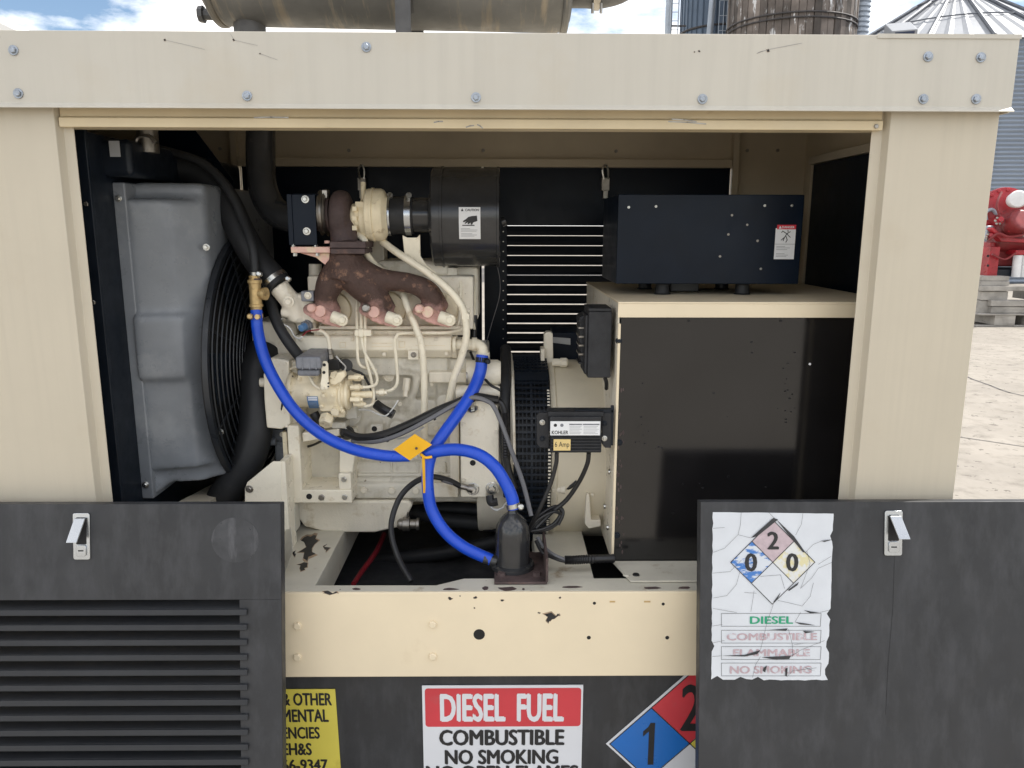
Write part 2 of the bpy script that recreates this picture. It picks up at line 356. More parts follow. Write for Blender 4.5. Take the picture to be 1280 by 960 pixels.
# ================================================================== THE SETTING
XL, XR, XLO, XRO, DEP = -.797, .691, -1.30, .929, .94       # clear opening, outer walls, depth of the enclosure
ZR, ZB, ZH, ZT, ZS = CZ + .348, CZ + .215, CZ + .1855, CZ - .746, CZ - .943   # roof, band hem, header, rail top, rail bottom
g = MB(); g.box(-300, 300, -300, 300, -.5, 0); gr = tag(g.build('ground', 'concrete', smooth=False), kind='structure')
Bg = Basis((0, 0, 0), (1, 0, 0), (0, -1, 0), (0, 0, 1))
Bg.lines([[(1190, 462), (1215, 474), (1238, 482), (1250, 487), (1262, 491), (1290, 497), (1340, 520)]], .022, .002, 'crack', 'silo_band', gr)
Bg.lines([[(1150, 540), (1210, 548), (1290, 560)]], .012, .002, 'crack', 'silo_band', gr)

# ---- grain bins
def bin_(px, Yd, rpx, eave_y, apex_y, label, hatch):
    c = P(px, 60, Yd); r = rpx * mpp(px, 60, Yd); ze = P(px, eave_y, Yd - r).z; za = P(px, apex_y, Yd).z
    t = thing('grain_bin', label, 'grain bin', (c.x, Yd, 0), 'corrugated steel grain bins')
    prof = [(0, r)]; z = 0; k = 0
    while z < ze - .06: prof.append((z, r + (.042 if k % 2 else 0))); z += .06; k += 1
    prof.append((ze, r)); MB().lathe(prof, (c.x, Yd, 0), (0, 0, 1), 56).build('wall', 'bin_steel', t, ang=60)
    for kk in range(10):
        a = 2 * math.pi * kk / 10 + .13; x, y = c.x + (r + .03) * math.cos(a), Yd + (r + .03) * math.sin(a)
        MB().box(x - .05, x + .05, y - .05, y + .05, .02, ze - .02).build('stiffener', 'bin_steel', t)
    rf = MB(); n = 192; top = .22
    vs = []
    for k in range(n):
        a = 2 * math.pi * k / n; q = (.035 if k % 4 == 0 else 0)
        vs.append((c.x + (r + .12) * math.cos(a), Yd + (r + .12) * math.sin(a), ze + q))
    for k in range(n):
        a = 2 * math.pi * k / n; q = (.03 if k % 4 == 0 else 0)
        vs.append((c.x + top * math.cos(a), Yd + top * math.sin(a), za + q))
    rf.add(vs, [(k, (k + 1) % n, n + (k + 1) % n, n + k) for k in range(n)] + [tuple(range(n, 2 * n))])
    ro = rf.build('roof', 'bin_roof', t, ang=15)
    for k in range(16):
        a = 2 * math.pi * (k + .35) / 16; d = Vector((math.cos(a), math.sin(a), 0))
        MB().tube([V(c.x, Yd, za + .06) + d * top, V(c.x, Yd, ze + .07) + d * (r + .15)], .055, 6).build('roof_rib', 'bin_rib', ro)
    for fr in (.38, .72):
        rr = top + (r - top) * (1 - fr); zz = ze + (za - ze) * fr
        MB().tube([(c.x + rr * math.cos(2 * math.pi * k / 40), Yd + rr * math.sin(2 * math.pi * k / 40), zz + .12) for k in range(40)], .022, 5, closed=True).build('roof_ring', 'bin_rib', ro)
    MB().lathe([(0, top + .15), (.3, top + .15), (.42, top * .4)], (c.x, Yd, za - .08), (0, 0, 1), 20).build('cap', 'bin_roof', t)
    if hatch:
        h = P(1113, 57, Yd - r * .72); hb = MB().obox(h, (.62, -.25, 0), (0, .5, .32), (-.05, -.12, .36)).build('hatch', 'bin_roof', t, bevel=.02)
        MB().obox(h + V(.06, -.07, .06), (.46, -.19, 0), (-.03, -.08, .26), (.02, .02, .01)).build('opening', 'glass_dark', hb)
    return t
bin_(1188, 25, 160, 47, -14, 'grey corrugated grain bin with ribbed cone roof behind the cream corner post', True)
bin_(1400, 40, 150, 60, -60, 'pale bin roof just showing at the top right corner of the picture', False)

# ---- stave silo, metal silo, duct, pipe and ladder
def silo_stave():
    c = P(989, 20, 27); r = 74 * mpp(989, 20, 27); t = thing('stave_silo', 'weathered brown wooden stave silo with steel hoops above the roof', 'silo', (c.x, 27, 0))
    n = 54; wd = 2 * math.pi * r / n; ht = 15.0
    me = None
    for k in range(n):
        a = 2 * math.pi * k / n; d = Vector((math.cos(a), math.sin(a), 0)); off = random.choice((0, .015, .03, -.01))
        if me is None:
            s0 = MB().box(-wd * .485, wd * .485, -.06, .06, 0, ht).build('stave', 'silo_wood', t, bevel=.012, loc=(0, 0, 0)); me = s0; o = s0
        else:
            o = me.copy(); col.objects.link(o)
        o.location = d * (r + off); o.rotation_euler = (0, 0, a + math.pi / 2)
    MB().lathe([(0, r - .05), (ht - .1, r - .05)], (c.x, 27, 0), (0, 0, 1), 40).build('core', 'void_black', t)
    zb = P(989, 21, 27 - r).z
    for j in range(-6, 6):
        for dz in (0, .14):
            z = zb + j * 1.35 + dz + random.uniform(-.02, .02)
            if .3 < z < ht - .1: MB().tube([(c.x + (r + .1) * math.cos(2 * math.pi * k / 48), 27 + (r + .1) * math.sin(2 * math.pi * k / 48), z) for k in range(48)], .03, 6, closed=True).build('hoop', 'silo_band', t)
silo_stave()
def silo_metal():
    c = P(905, 20, 31); r = 53 * mpp(905, 20, 31); t = thing('metal_silo', 'dark blue grey metal silo with vertical seams left of the wooden silo', 'silo', (c.x, 31, 0))
    MB().lathe([(0, r), (15, r), (15.6, r * .6)], (c.x, 31, 0), (0, 0, 1), 48).build('shell', 'silo_blue', t)
    for k in range(40):
        a = 2 * math.pi * (k + .3) / 40; x, y = c.x + r * math.cos(a), 31 + r * math.sin(a)
        if y < 31.4: MB().box(x - .03, x + .03, y - .03, y + .03, .02, 14.95).build('seam', 'silo_blue', t)
    for z in (5.0, 7.4, 9.1, 11.2): MB().tube([(c.x + (r + .03) * math.cos(2 * math.pi * k / 48), 31 + (r + .03) * math.sin(2 * math.pi * k / 48), z) for k in range(48)], .04, 6, closed=True).build('hoop', 'silo_band', t)
silo_metal()
def far_bits():
    t = thing('corrugated_duct', 'galvanised corrugated duct standing at the right of the wooden silo', 'duct', P(1075, 20, 28).xy.to_3d())
    c = P(1075, 20, 28); r = 12 * mpp(1075, 20, 28); pr = []; z = 0; k = 0
    while z < 14: pr += [(z, r), (z + .11, r * .86), (z + .15, r)]; z += .17
    MB().lathe(pr, (c.x, 28, 0), (0, 0, 1), 26).build('pipe', 'galv', t, ang=50)
    for z in (4.5, 9.0): MB().box(c.x - .9, c.x - r * .9, 27.95, 28.05, z, z + .08).build('bracket', 'silo_band', t)
    t = thing('vent_pipe', 'pale vertical pipe with a caged ladder at the left of the metal silo', 'pipe', P(836, 20, 29).xy.to_3d())
    c = P(836, 20, 29); MB().tube([(c.x, 29, 0), (c.x, 29, 14)], 4.3 * mpp(836, 20, 29), 14).build('pipe', 'galv', t)
    ld = MB(); xa, xb = P(838.5, 20, 28.6).x, P(848, 20, 28.6).x
    for x in (xa, xb): ld.tube([(x, 28.6, 0), (x, 28.6, 14)], .022, 6)
    z = .3
    la = ld.build('ladder', 'galv', t)
    while z < 13.9: MB().tube([(xa, 28.6, z), (xb, 28.6, z)], .014, 5).build('rung', 'galv', la); z += .3
    for z in (4.2, 8.5, 8.9): MB().box(c.x, P(858, 20, 29).x, 28.97, 29.03, z, z + .05).build('bracket', 'silo_band', t)
    a, b = P(896, -60, 29), P(887, 45, 29); d = (b - a).normalized(); k_ = b.z / -d.z
    t = MB().tube([a, b + d * k_], 4.2 * mpp(890, 20, 29), 12).build('down_spout', 'galv'); tag(t, 'pale blue grey spout slanting down in front of the metal silo', 'spout')
    t = thing('safety_cage', 'thin wire safety cage between the metal silo and the wooden silo', 'ladder cage', P(905, 20, 28).xy.to_3d())
    for px in (899, 903.5, 908, 912):
        x = P(px, 20, 28).x; MB().tube([(x, 28 - (.1 if px in (903.5, 908) else 0), 0), (x, 28 - (.1 if px in (903.5, 908) else 0), 13)], .012, 5).build('wire', 'galv', t)
    x0, x1 = P(899, 20, 28).x, P(912, 20, 28).x
    for z in range(2, 26): MB().box(x0, x1, 27.89, 27.91, z * .5, z * .5 + .025).build('cage_hoop', 'galv', t)
    # shed at far left
    t = thing('metal_shed', 'tan gable end of a shed with white trim at the top left corner', 'shed', P(-100, 40, 12).xy.to_3d())
    wall = [P(-126, -22, 12), P(14, 40, 12), V(P(14, 40, 12).x, 12, 0), V(P(-266, 40, 12).x, 12, 0), P(-266, 40, 12)]
    MB().prism(wall, (0, 6, 0)).build('wall', 'shed_wall', t)
    e = V(0, 6.3, 0)
    for s in (1, -1):
        a = P(-126, -31, 11.85); b = P(-126 + s * 153, 41, 11.85); n = V(0, 0, .12)
        MB().prism([a, b, b - n, a - n], e).build('roof', 'shed_trim', t)
far_bits()

# ---- red machine on cribbing
def red_machine():
    Yr = 11.2; zt = P(1250, 345, Yr).z
    t = thing('red_engine', 'old red industrial engine with white hub cap standing on grey timbers', 'engine', (P(1300, 345, Yr).x, Yr, zt))
    m = mpp(1260, 290, Yr)
    def X(px): return P(px, 290, Yr).x
    def Zp(py): return P(1260, py, Yr).z
    # flywheel housing with bolts seen three quarter
    c = P(1256, 262, Yr); ax = V(-.35, -.94, .05)
    hs = MB().lathe([(-.5, 26 * m), (-.1, 28 * m), (0, 27 * m), (.03, 22 * m), (.05, 12 * m)], c, ax, 32).build('volute', 'red_paint', t)
    axn = ax.normalized(); u = axn.orthogonal().normalized(); v_ = axn.cross(u)
    for k in range(16):
        a = 2 * math.pi * k / 16; bolt(0, 0, 0, 0, hs, 'red_paint', False, r=.03, at=c + axn * .03 + (u * math.cos(a) + v_ * math.sin(a)) * 24 * m, ax=tuple(axn))
    c2 = P(1272, 249, Yr - .35); MB().lathe([(-.2, 9 * m), (.02, 10.5 * m), (.05, 9 * m), (.06, 4 * m)], c2, ax, 24).build('hub_cap', 'machine_white', t)
    MB().lathe([(0, 11 * m), (.5, 13 * m)], P(1238, 250, Yr + .3), (0, 1, 0), 20).build('intake', 'red_dark', t)
    b = MB(); 
    b.tube([P(1245, 285, Yr), P(1268, 278, Yr), P(1300, 272, Yr)], [16 * m, 20 * m, 20 * m], 14)
    b.tube([P(1240, 300, Yr), P(1270, 300, Yr), P(1330, 300, Yr)], [14 * m, 17 * m, 18 * m], 12)
    b.lathe([(0, 12 * m), (.3, 15 * m)], P(1262, 285, Yr - .2), (.1, -1, .5), 14)
    b.build('body', 'red_dark', t, remesh=.03)
    MB().box(X(1235), X(1345), Yr - .1, Yr + .8, Zp(310), Zp(303)).build('deck', 'red_paint', t, bevel=.01)
    MB().prism([P(1238, 286, Yr - .3), P(1252, 302, Yr - .3), P(1290, 304, Yr - .3), P(1290, 300, Yr - .3), P(1256, 296, Yr - .3), P(1242, 284, Yr - .3)], (0, .15, 0)).build('arm', 'red_paint', t, bevel=.01)
    MB().box(X(1246), X(1340), Yr - .05, Yr + .7, Zp(333), Zp(311)).build('sump', 'red_dark', t, bevel=.03)
    for px in (1229, 1330):
        l = MB().box(X(px), X(px + 12), Yr - .25, Yr + .1, zt, Zp(308)).build('leg', 'red_paint', t, bevel=.01)
        for py in (320, 332): disc(px + 6, py, Yr - .25, 1.6, l)
    MB().box(X(1258), X(1345), Yr - .3, Yr + .2, Zp(318), Zp(312)).build('beam', 'red_paint', t, bevel=.01)
    for px in (1273, 1283): MB().tube([P(px - .6, 319, Yr - .25), V(P(px, 319, Yr - .25).x, Yr - .25, zt)], 5 * m, 14).build('pipe', 'machine_white', t)
    MB().box(X(1240), X(1345), Yr - .2, Yr + .8, zt, Zp(336)).build('skid', 'black_metal', t, bevel=.01)
    MB().tube(spl([P(1233, 275, Yr), P(1232, 266, Yr), P(1240, 262, Yr), P(1246, 268, Yr)]), 2.2 * m, 8).build('bypass_pipe', 'galv', t)
    for x, y, r, dy in ((1248, 276, 5, -.25), (1270, 276, 7, -.32), (1282, 290, 6, -.3), (1236, 296, 4, -.2)):
        f = MB().lathe([(0, r * m), (.05, r * m), (.055, r * .6 * m), (.10, r * .6 * m)], P(x, y, Yr + dy), (-.2, -1, .3), 14).build('flange', 'red_paint', t)
        for k in range(6):
            a = k * math.pi / 3; bolt(0, 0, 0, 0, f, 'dull_steel', False, r=.02, at=P(x, y, Yr + dy - .06) + V(math.cos(a), 0, math.sin(a)) * r * .8 * m, ax=(0, -1, 0))
    for pts, r in (([(1236, 300, Yr - .3), (1248, 292, Yr - .35), (1262, 296, Yr - .4), (1285, 292, Yr - .4)], 1.6), ([(1240, 318, Yr - .3), (1256, 324, Yr - .32), (1270, 316, Yr - .33)], 1.3), ([(1252, 240, Yr - .2), (1246, 256, Yr - .3), (1250, 272, Yr - .3)], 1.5)): MB().tpx(pts, r, 7).build('oil_pipe', 'red_dark', t)
    MB().bpx(1262, 278, 1276, 290, Yr - .38, .12).build('valve_cover', 'red_paint', t, bevel=.02); MB().bpx(1233, 282, 1242, 299, Yr - .2, .2).build('side_housing', 'galv', t, bevel=.02)
    # cribbing: boards and timbers lying under it
    def tm(x0, x1, y0, y1, dy, dep, label):
        y = Yr - .45 + dy; b_ = MB().bpx(x0, y0, x1, y1, y, dep).build('timber', 'pallet_wood', bevel=.008); tag(b_, label, 'timber', 'weathered cribbing timbers')
    tm(1227, 1262, 345.3, 351.2, .02, .5, 'short grey timber directly under the leg of the red engine')
    tm(1226, 1262, 351.6, 357.2, 0, .5, 'second short grey timber from the top of the cribbing stack')
    tm(1227, 1345, 357.6, 364, -.06, .14, 'long grey timber lying across the middle of the cribbing stack')
    tm(1227, 1260, 364.3, 375.3, -.02, .5, 'thick grey block below the long timber of the cribbing stack')
    tm(1291, 1330, 364.3, 375.3, -.02, .5, 'grey block under the right half of the cribbing stack')
    tm(1239, 1345, 375.7, 383, -.10, .16, 'grey timber with split grain in the lower cribbing stack')
    tm(1239, 1345, 383.4, 391.4, -.08, .16, 'lowest long grey timber resting on the pallet')
    tm(1223, 1238, 375.7, 391.4, .0, .3, 'short grey timber end beside the lowest timbers at the cream post')
    t = thing('pallet', 'grey wooden pallet on the concrete at the bottom of the cribbing stack', 'pallet', (P(1280, 400, Yr - .5).x, Yr, 0))
    x0, x1 = P(1221, 400, Yr - .6).x, P(1221, 400, Yr - .6).x + 1.6
    ztp = P(1260, 391.8, Yr - .55).z - .001
    for k in range(7): MB().box(x0, x1, Yr - .62 + k * .19, Yr - .62 + k * .19 + .14, ztp - .022, ztp).build('deck_board', 'pallet_wood', t, bevel=.003)
    for k in range(3): MB().box(x0 + .28 + k * .52, x0 + .28 + k * .52 + .33, Yr - .61, Yr + .6, .024, ztp - .023).build('stringer', 'pallet_wood', t, bevel=.004)
    for k in range(3): MB().box(x0, x1, Yr - .6 + k * .5, Yr - .6 + k * .5 + .12, .002, .022).build('bottom_board', 'pallet_wood', t, bevel=.003)
red_machine()

# ================================================================== ENCLOSURE
enc = thing('generator_enclosure', 'cream sheet metal generator enclosure with an open side and bolted roof', 'enclosure', (-.05, .47, ZT))
# roof
def yz(poly, x0, x1): return MB().prism([(x0, y, z) for y, z in poly], (x1 - x0, 0, 0))
bandp = [(-.020, ZR), (-.020, ZB + .009), (-.031, ZB + .001), (-.030, ZB - .001), (-.017, ZB + .007), (-.016, ZR - .002)]
rf = yz(bandp, XLO - .012, .937).build('roof_front_band', 'cream_faded', enc, bevel=.0012)
yz([(DEP - y, z) for y, z in bandp], XLO - .012, .937).build('roof_rear_band', 'cream', enc)
MB().box(XLO - .012, .937, -.0155, DEP + .0155, ZR - .008, ZR - .0025).build('roof_sheet', 'cream', enc)
for x in (XLO - .012, .934): MB().box(x, x + .003, -.0155, DEP + .0155, ZB, ZR - .0085).build('roof_end_band', 'cream', enc)
a = P(1097, 48, -.0215); MB().box(a.x, .9385, -.0222, -.0203, ZR - .006, ZR + .0015).build('corner_cap', 'cream_faded', enc)
for x, y in ((17, 63), (23, 117), (309, 120), (458, 59), (595, 122), (878, 124), (1160, 71), (1226, 72), (1154, 124), (1220, 124)): bolt(x, y, -.0205, 6.2, rf, 'bolt_grey', h=.4)
fb = front(-.0203)
fb.lines([[(206, 50), (228, 55), (256, 62)], [(292, 50), (322, 57)], [(325, 67), (347, 75)], [(292, 49), (288, 42)]], .00045, .0006, 'scratch', 'scratch', rf)
fb.lines([[(947, 66), (960, 62), (1002, 54)], [(946, 67), (953, 64)]], .0006, .0006, 'scratch', 'scratch', rf)
for x, y, r in ((206, 50, 1.3), (292, 50, 1.5), (325, 67, 1.0), (874, 64, 1.3), (868, 65, .9), (960, 63, 2)): fb.ppx([(x - r, y - r * .5), (x + r * .3, y - r), (x + r, y + r * .4), (x - r * .2, y + r)], 0, .0006, 'paint_chip', 'label_ink', rf)
# posts
def xy(poly, z0, z1): return MB().prism([(x, y, z0) for x, y in poly], (0, 0, z1 - z0))
xy([(XRO, 0), (XR + .034, 0), (XR + .028, .018), (XR + .009, .0195), (XR + .009, .0225), (XR + .011, .0225), (XRO - .003, .0225), (XRO, .10)], ZT + .001, ZR - .009).build('right_post', 'cream', enc, bevel=.0015)
xy([(XLO, 0), (XL - .034, 0), (XL - .028, .018), (XL - .0105, .0195), (XL - .0105, .0225), (XL - .0125, .0225), (XLO + .003, .0225), (XLO, .10)], ZT + .001, ZR - .009).build('left_post', 'cream', enc, bevel=.0015)
hd = yz([(.003, ZH), (.003, ZH + .017), (.009, ZH + .0195), (.009, ZB + .03), (.045, ZB + .03), (.045, ZH)], XL - .028, XR + .022).build('header', 'cream_warm', enc, bevel=.0015)
fh = front(.003)
for x0, y0, x1, y1 in ((583, 159, 592, 157), (597, 156, 603, 160), (543, 153, 553, 152), (840, 149, 870, 152), (836, 152, 882, 155), (318, 147, 360, 147)): fh.lines([[(x0, y0), ((x0 + x1) / 2, (y0 + y1) / 2 - .6), (x1, y1)]], .0022, .0006, 'paint_chip', 'dull_steel', hd)
bolt(1095, 158, .003, 3, hd, 'dull_steel', False)
# rear frame
for x0, x1 in ((XLO + .003, XL), (XR, XRO - .003)): MB().box(x0, x1, DEP - .012, DEP, ZT, ZR - .009).build('rear_post', 'cream_in', enc, bevel=.001)
for x0, x1 in ((XL - .02, XL - .002), (XR + .002, XR + .02)): MB().box(x0, x1, DEP - .04, DEP - .0125, ZT, ZR - .03).build('rear_post_flange', 'cream_in', enc, bevel=.001)
rh = MB().box(XL + .001, XR - .001, DEP - .045, DEP - .002, ZH, ZH + .024).build('rear_header', 'cream_in', enc, bevel=.001)
ri = MB().box(XL - .001, XR + .001, DEP - .011, DEP - .003, ZH + .0242, ZR - .010).build('rear_panel', 'cream_in', enc)
for x, y in ((436, 188), (604, 188), (770, 189), (934, 188), (972, 188), (275, 186)): bolt(x, y, DEP - .013, 2.2, ri, 'dull_steel', False)
# end walls
for s, x in (('right_wall', XRO - .0065), ('left_wall', XLO + .0035)):
    wl = MB().box(x, x + .003, .10, DEP - .0125, ZT, ZR - .009).build(s, 'cream_in', enc)
ed = MB().box(XRO - .030, XRO - .008, .13, .80, ZT + .02, ZH + .002).build('end_door', 'black_box', enc, bevel=.002)
MB().box(XRO - .034, XRO - .008, .10, .83, ZH + .004, ZH + .026).build('end_header', 'cream', enc, bevel=.001)
MB().box(XRO - .034, XRO - .008, .805, .83, ZT, ZH + .003).build('end_jamb', 'cream_in', enc, bevel=.001)
la = P(1079, 196, .20); MB().tube(spl([V(XRO - .035, .21, la.z + .02), V(XRO - .05, .20, la.z - .01), V(XRO - .05, .20, la.z - .06), V(XRO - .035, .21, la.z - .08)]), .009, 8).build('latch', 'dull_steel', ed)
# louvres: blade sloping back into the door with an upright front lip; the same blade is shared along a door
def louvres(B, u0, u1, v0, v1, parent, m, pitch=.0302, back=.042, vi=.006):
    first = None; n = int((v1 - v0) / pitch)
    for k in range(n):
        v = v0 + k * pitch
        if first is None:
            b = MB()
            def pr(prof, a, c): b.prism([B.pt(a, v + q, n_) for q, n_ in prof], B.u * (c - a))
            pr([(vi, -back), (.0175, .000), (.0205, .000), (vi + .0025, -back)], u0, u1)
            pr([(.0172, .0008), (.0180, .006), (.0287, .007), (.0300, .0045), (.0203, .0012)], u0 - .017, u1 + .017)
            first = b.build('louver', m, parent, bevel=.0008); base = first.location.copy(); o = first
        else:
            o = first.copy(); col.objects.link(o); o.location = base + B.v * (k * pitch)
def frame_sheet(b, B, u0, u1, v0, v1, n0, n1, hole=None):
    if not hole: b.add(*slab(B, u0, u1, v0, v1, n0, n1)); return
    a, c, d, e = hole
    for q in ((u0, u1, v0, d), (u0, u1, e, v1), (u0, a, d, e), (c, u1, d, e)): b.add(*slab(B, *q, n0, n1))
def slab(B, u0, u1, v0, v1, n0, n1):
    p = [B.pt(u, v, n) for n in (n0, n1) for v in (v1, v0) for u in (u0, u1)]
    return p, [(0, 2, 3, 1), (4, 5, 7, 6), (0, 1, 5, 4), (2, 6, 7, 3), (0, 4, 6, 2), (1, 3, 7, 5)]
XM = -.063
Bb = Basis((0, DEP - .020, CZ), (1, 0, 0), (0, 0, -1), (0, 1, 0))
for x0, x1, hole in ((XL + .010, XM - .004, None), (XM + .004, XR - .004, True)):
    b = MB(); va, vb = -(ZH - CZ) - .006, -(ZT - CZ) - .004
    hl = (P(634, 360, DEP).x, XR - .075, P(690, 282, DEP - .02).z, .90) if hole else None
    if hl: hl = (hl[0], hl[1], CZ - hl[2], .66)
    frame_sheet(b, Bb, x0, x1, va, vb, -.003, 0, hl)
    for q in ((x0, x0 + .003, va, vb), (x1 - .003, x1, va, vb), (x0 + .0031, x1 - .0031, va, va + .003)): b.add(*slab(Bb, *q, -.018, -.0031))
    dr = b.build('rear_door', 'black_box', enc)
    if hl:
        louvres(Bb, hl[0] - .002, hl[1] + .002, hl[2], hl[3], dr, 'black_metal', back=.014, vi=.0006)
        for k in range(20): MB().box(hl[0] - .014, hl[0] - .011, DEP - .0255, DEP - .0232, CZ - hl[2] - .02 - k * .0302, CZ - hl[2] - .017 - k * .0302).build('rivet', 'zinc', dr)
    lx = 452 if not hole else 757
    lt = MB(); lt.bpx(lx - 5, 222, lx + 5, 238, DEP - .05, .024); lt.bpx(lx - 3, 236, lx + 3, 248, DEP - .045, .02)
    lo = lt.build('latch', 'dull_steel', dr, bevel=.001)
    MB().tpx([(lx - 2, 224, DEP - .05), (lx - 4, 212, DEP - .052), (lx, 206, DEP - .05), (lx + 3, 212, DEP - .05), (lx + 3, 224, DEP - .05)], 1.3, 6).build('hook', 'zinc', lo)

# ================================================================== BASE FRAME, TANK AND SIGNS
bf = thing('base_frame', 'cream steel base frame under the generator with chipped top edge', 'base frame', (-.05, .47, ZS))
fr = MB().box(XLO - .01, XRO + .01, -.001, .006, ZS, ZT - .0005).build('front_rail', 'rail_cream', bf, bevel=.0025)
fl = [V(XLO, .0065, ZT - .006)] + [V(PZ(px, py, ZT).x, PZ(px, py, ZT).y, ZT - .006) for px, py in ((385, 731), (545, 731), (580, 722.5), (870, 722), (1100, 722))] + [V(XRO, .066, ZT - .006), V(XRO, .0065, ZT - .006)]
fl.insert(1, V(XLO, .036, ZT - .006)); MB().prism(fl, (0, 0, .005)).build('front_rail_flange', 'rail_grey', bf, bevel=.001)
for x, y in ((372, 782), (372, 821), (541, 780), (541, 820)): bolt(x, y, -.001, 5, fr, 'rail_cream', False)
disc(599, 793, -.001, 7.2, fr, off=.0004)
for x, y, r in ((736, 797, 2.5), (834, 797, 2.5), (743, 754, 2), (829, 755, 2)): disc(x, y, -.001, r, fr, off=.0004)
Bf = front(-.001)
for x0, y0, x1, y1 in ((762, 751, 769, 753), (805, 751, 813, 753)): Bf.ppx([(x0, y0), (x1, y0), (x1, y1), (x0, y1)], 0, .0005, 'slot', 'brass', fr)
for x, y in ((562, 748), (594, 747), (593, 760), (628, 750), (575, 745), (700, 747), (684, 769), (674, 766)):
    r = random.uniform(1, 2.5); Bf.ppx([(x + r * math.cos(a) * random.uniform(.6, 1.7), y + r * math.sin(a) * random.uniform(.5, 1)) for a in (0, 1, 2, 3.1, 4, 5)], 0, .0005, 'paint_chip', 'label_ink', fr)
Bf.ppx([(680, 768), (697, 767), (700, 770), (690, 774), (686, 778), (683, 776), (685, 771)], 0, .0005, 'paint_chip', 'label_ink', fr)
Bf.ppx([(404, 739), (420, 739), (423, 742), (408, 742)], 0, .0005, 'paint_chip', 'label_ink', fr)
Bt = Basis((0, 0, ZT - .001), (1, 0, 0), (0, -1, 0), (0, 0, 1))
for x0, x1, y0, y1 in ((552, 576, 735, 738.5), (602, 612, 733, 738), (622, 648, 733, 739), (652, 656, 735, 738), (700, 728, 732, 736), (800, 826, 733, 737), (846, 864, 733, 737), (440, 452, 735, 738)):
    n = 7; Bt.ppx([((x0 + x1) / 2 + (x1 - x0) / 2 * math.cos(2 * math.pi * k / n) * random.uniform(.6, 1.1), (y0 + y1) / 2 + (y1 - y0) / 2 * math.sin(2 * math.pi * k / n) * random.uniform(.5, 1.1)) for k in range(n)], 0, .0006, 'rust_spot', 'rust_turbo', fr)
MB().box(XLO - .01, XRO + .01, DEP - .006, DEP + .001, ZS, ZT - .0005).build('rear_rail', 'rail_cream', bf)
MB().box(XLO, XRO, DEP - .07, DEP - .0065, ZT - .006, ZT - .001).build('rear_rail_flange', 'rail_grey', bf)
for x in (XLO - .01, XRO + .003): MB().box(x, x + .007, .0065, DEP - .0065, ZS, ZT - .0005).build('end_rail', 'rail_cream', bf)
cm = MB().box(-.525, -.405, .037, DEP - .071, ZT - .09, ZT - .0062).build('cross_member', 'rail_grey', bf, bevel=.002)
Bx_ = Basis((0, 0, ZT - .0062), (1, 0, 0), (0, -1, 0), (0, 0, 1))
for q in ([(380, 672), (392, 669), (398, 676), (390, 690), (384, 702), (379, 698), (383, 684)], [(372, 706), (380, 703), (384, 709), (376, 714)], [(404, 684), (409, 680), (407, 690)], [(366, 690), (370, 688), (369, 696)]): Bx_.ppx(q, 0, .0006, 'paint_chip', 'label_ink', cm)
MB().prism([P(352, 645, .30), P(362, 645, .30), P(366, 690, .10), P(352, 728, .07)], (0, .004, 0)).build('gusset', 'rail_grey', bf)
MB().box(.075, .20, .068, DEP - .071, ZT - .08, ZT - .0062).build('cross_member', 'rail_grey', bf, bevel=.002)
MB().box(-.74, -.66, .037, DEP - .071, ZT - .06, ZT - .0062).build('cross_member', 'cream', bf, bevel=.002)

tk = MB().box(XLO + .01, XRO - .01, .030, DEP - .03, .02, ZS + .05).build('fuel_tank', 'black_dusty', bevel=.004)
tag(tk, 'long black steel fuel tank under the cream base frame', 'fuel tank')
Bk = front(.0285)
def sign_yellow():
    x1 = Bk.hit(419, 861)[0]; v0 = Bk.hit(419, 861)[1]
    t = thing('warning_sign', 'yellow sign with black lettering half hidden behind the louvered door', 'sign', Bk.pt(x1 - .15, v0 + .25))
    a, c = Bk.hit(419, 861), Bk.hit(426, 960); dx = (c[0] - a[0]) / (c[1] - a[1]); b_ = a[1] + .25
    Bk.poly([(a[0] - .34, a[1]), a, (a[0] + dx * .25, b_), (a[0] - .34, b_)], 0, .0012, 'plate', 'sign_yellow', t)
    for tx, q in (('& OTHER', (353, 865.6, 415, 881.6)), ('MENTAL', (353, 886, 411, 902)), ('ENCIES', (353, 908, 400, 923)), ('EH&S', (353, 928, 390, 943.5)), ('66-9347', (353, 948.5, 410, 963))): Bk.tpx(tx, *q, .0016, 'label_ink', t, .04)
def sign_fuel():
    u0, v0 = Bk.hit(527.5, 856.5); u1 = Bk.hit(729, 856.5)[0]
    t = thing('fuel_sign', 'white sign with a red diesel fuel banner on the fuel tank', 'sign', Bk.pt((u0 + u1) / 2, v0 + .24))
    Bk.quad(u0, v0, u1, v0 + .235, 0, .0015, 'plate', 'sign_white', t)
    a, b_ = Bk.hit(531, 860), Bk.hit(725.5, 907); r = .007; pts = []
    for cx, cy, s in ((b_[0] - r, a[1] + r, -90), (b_[0] - r, b_[1] - r, 0), (a[0] + r, b_[1] - r, 90), (a[0] + r, a[1] + r, 180)):
        for k in range(5): an = R(s + k * 22.5); pts.append((cx + r * math.cos(an), cy + r * math.sin(an)))
    Bk.poly(pts, .0016, .0020, 'banner', 'sign_red', t)
    for tx, q, m, bo in (('DIESEL', (550, 866, 632, 901.5), 'sign_white', .045), ('FUEL', (646, 866, 705, 901.5), 'sign_white', .045), ('COMBUSTIBLE', (549, 911, 705.5, 931), 'label_ink', .045), ('NO SMOKING', (556, 936, 698, 954.5), 'label_ink', .045), ('NO OPEN FLAMES', (532.5, 955.8, 723, 974), 'label_ink', .045)): Bk.tpx(tx, *q, .0024, m, t, bo)
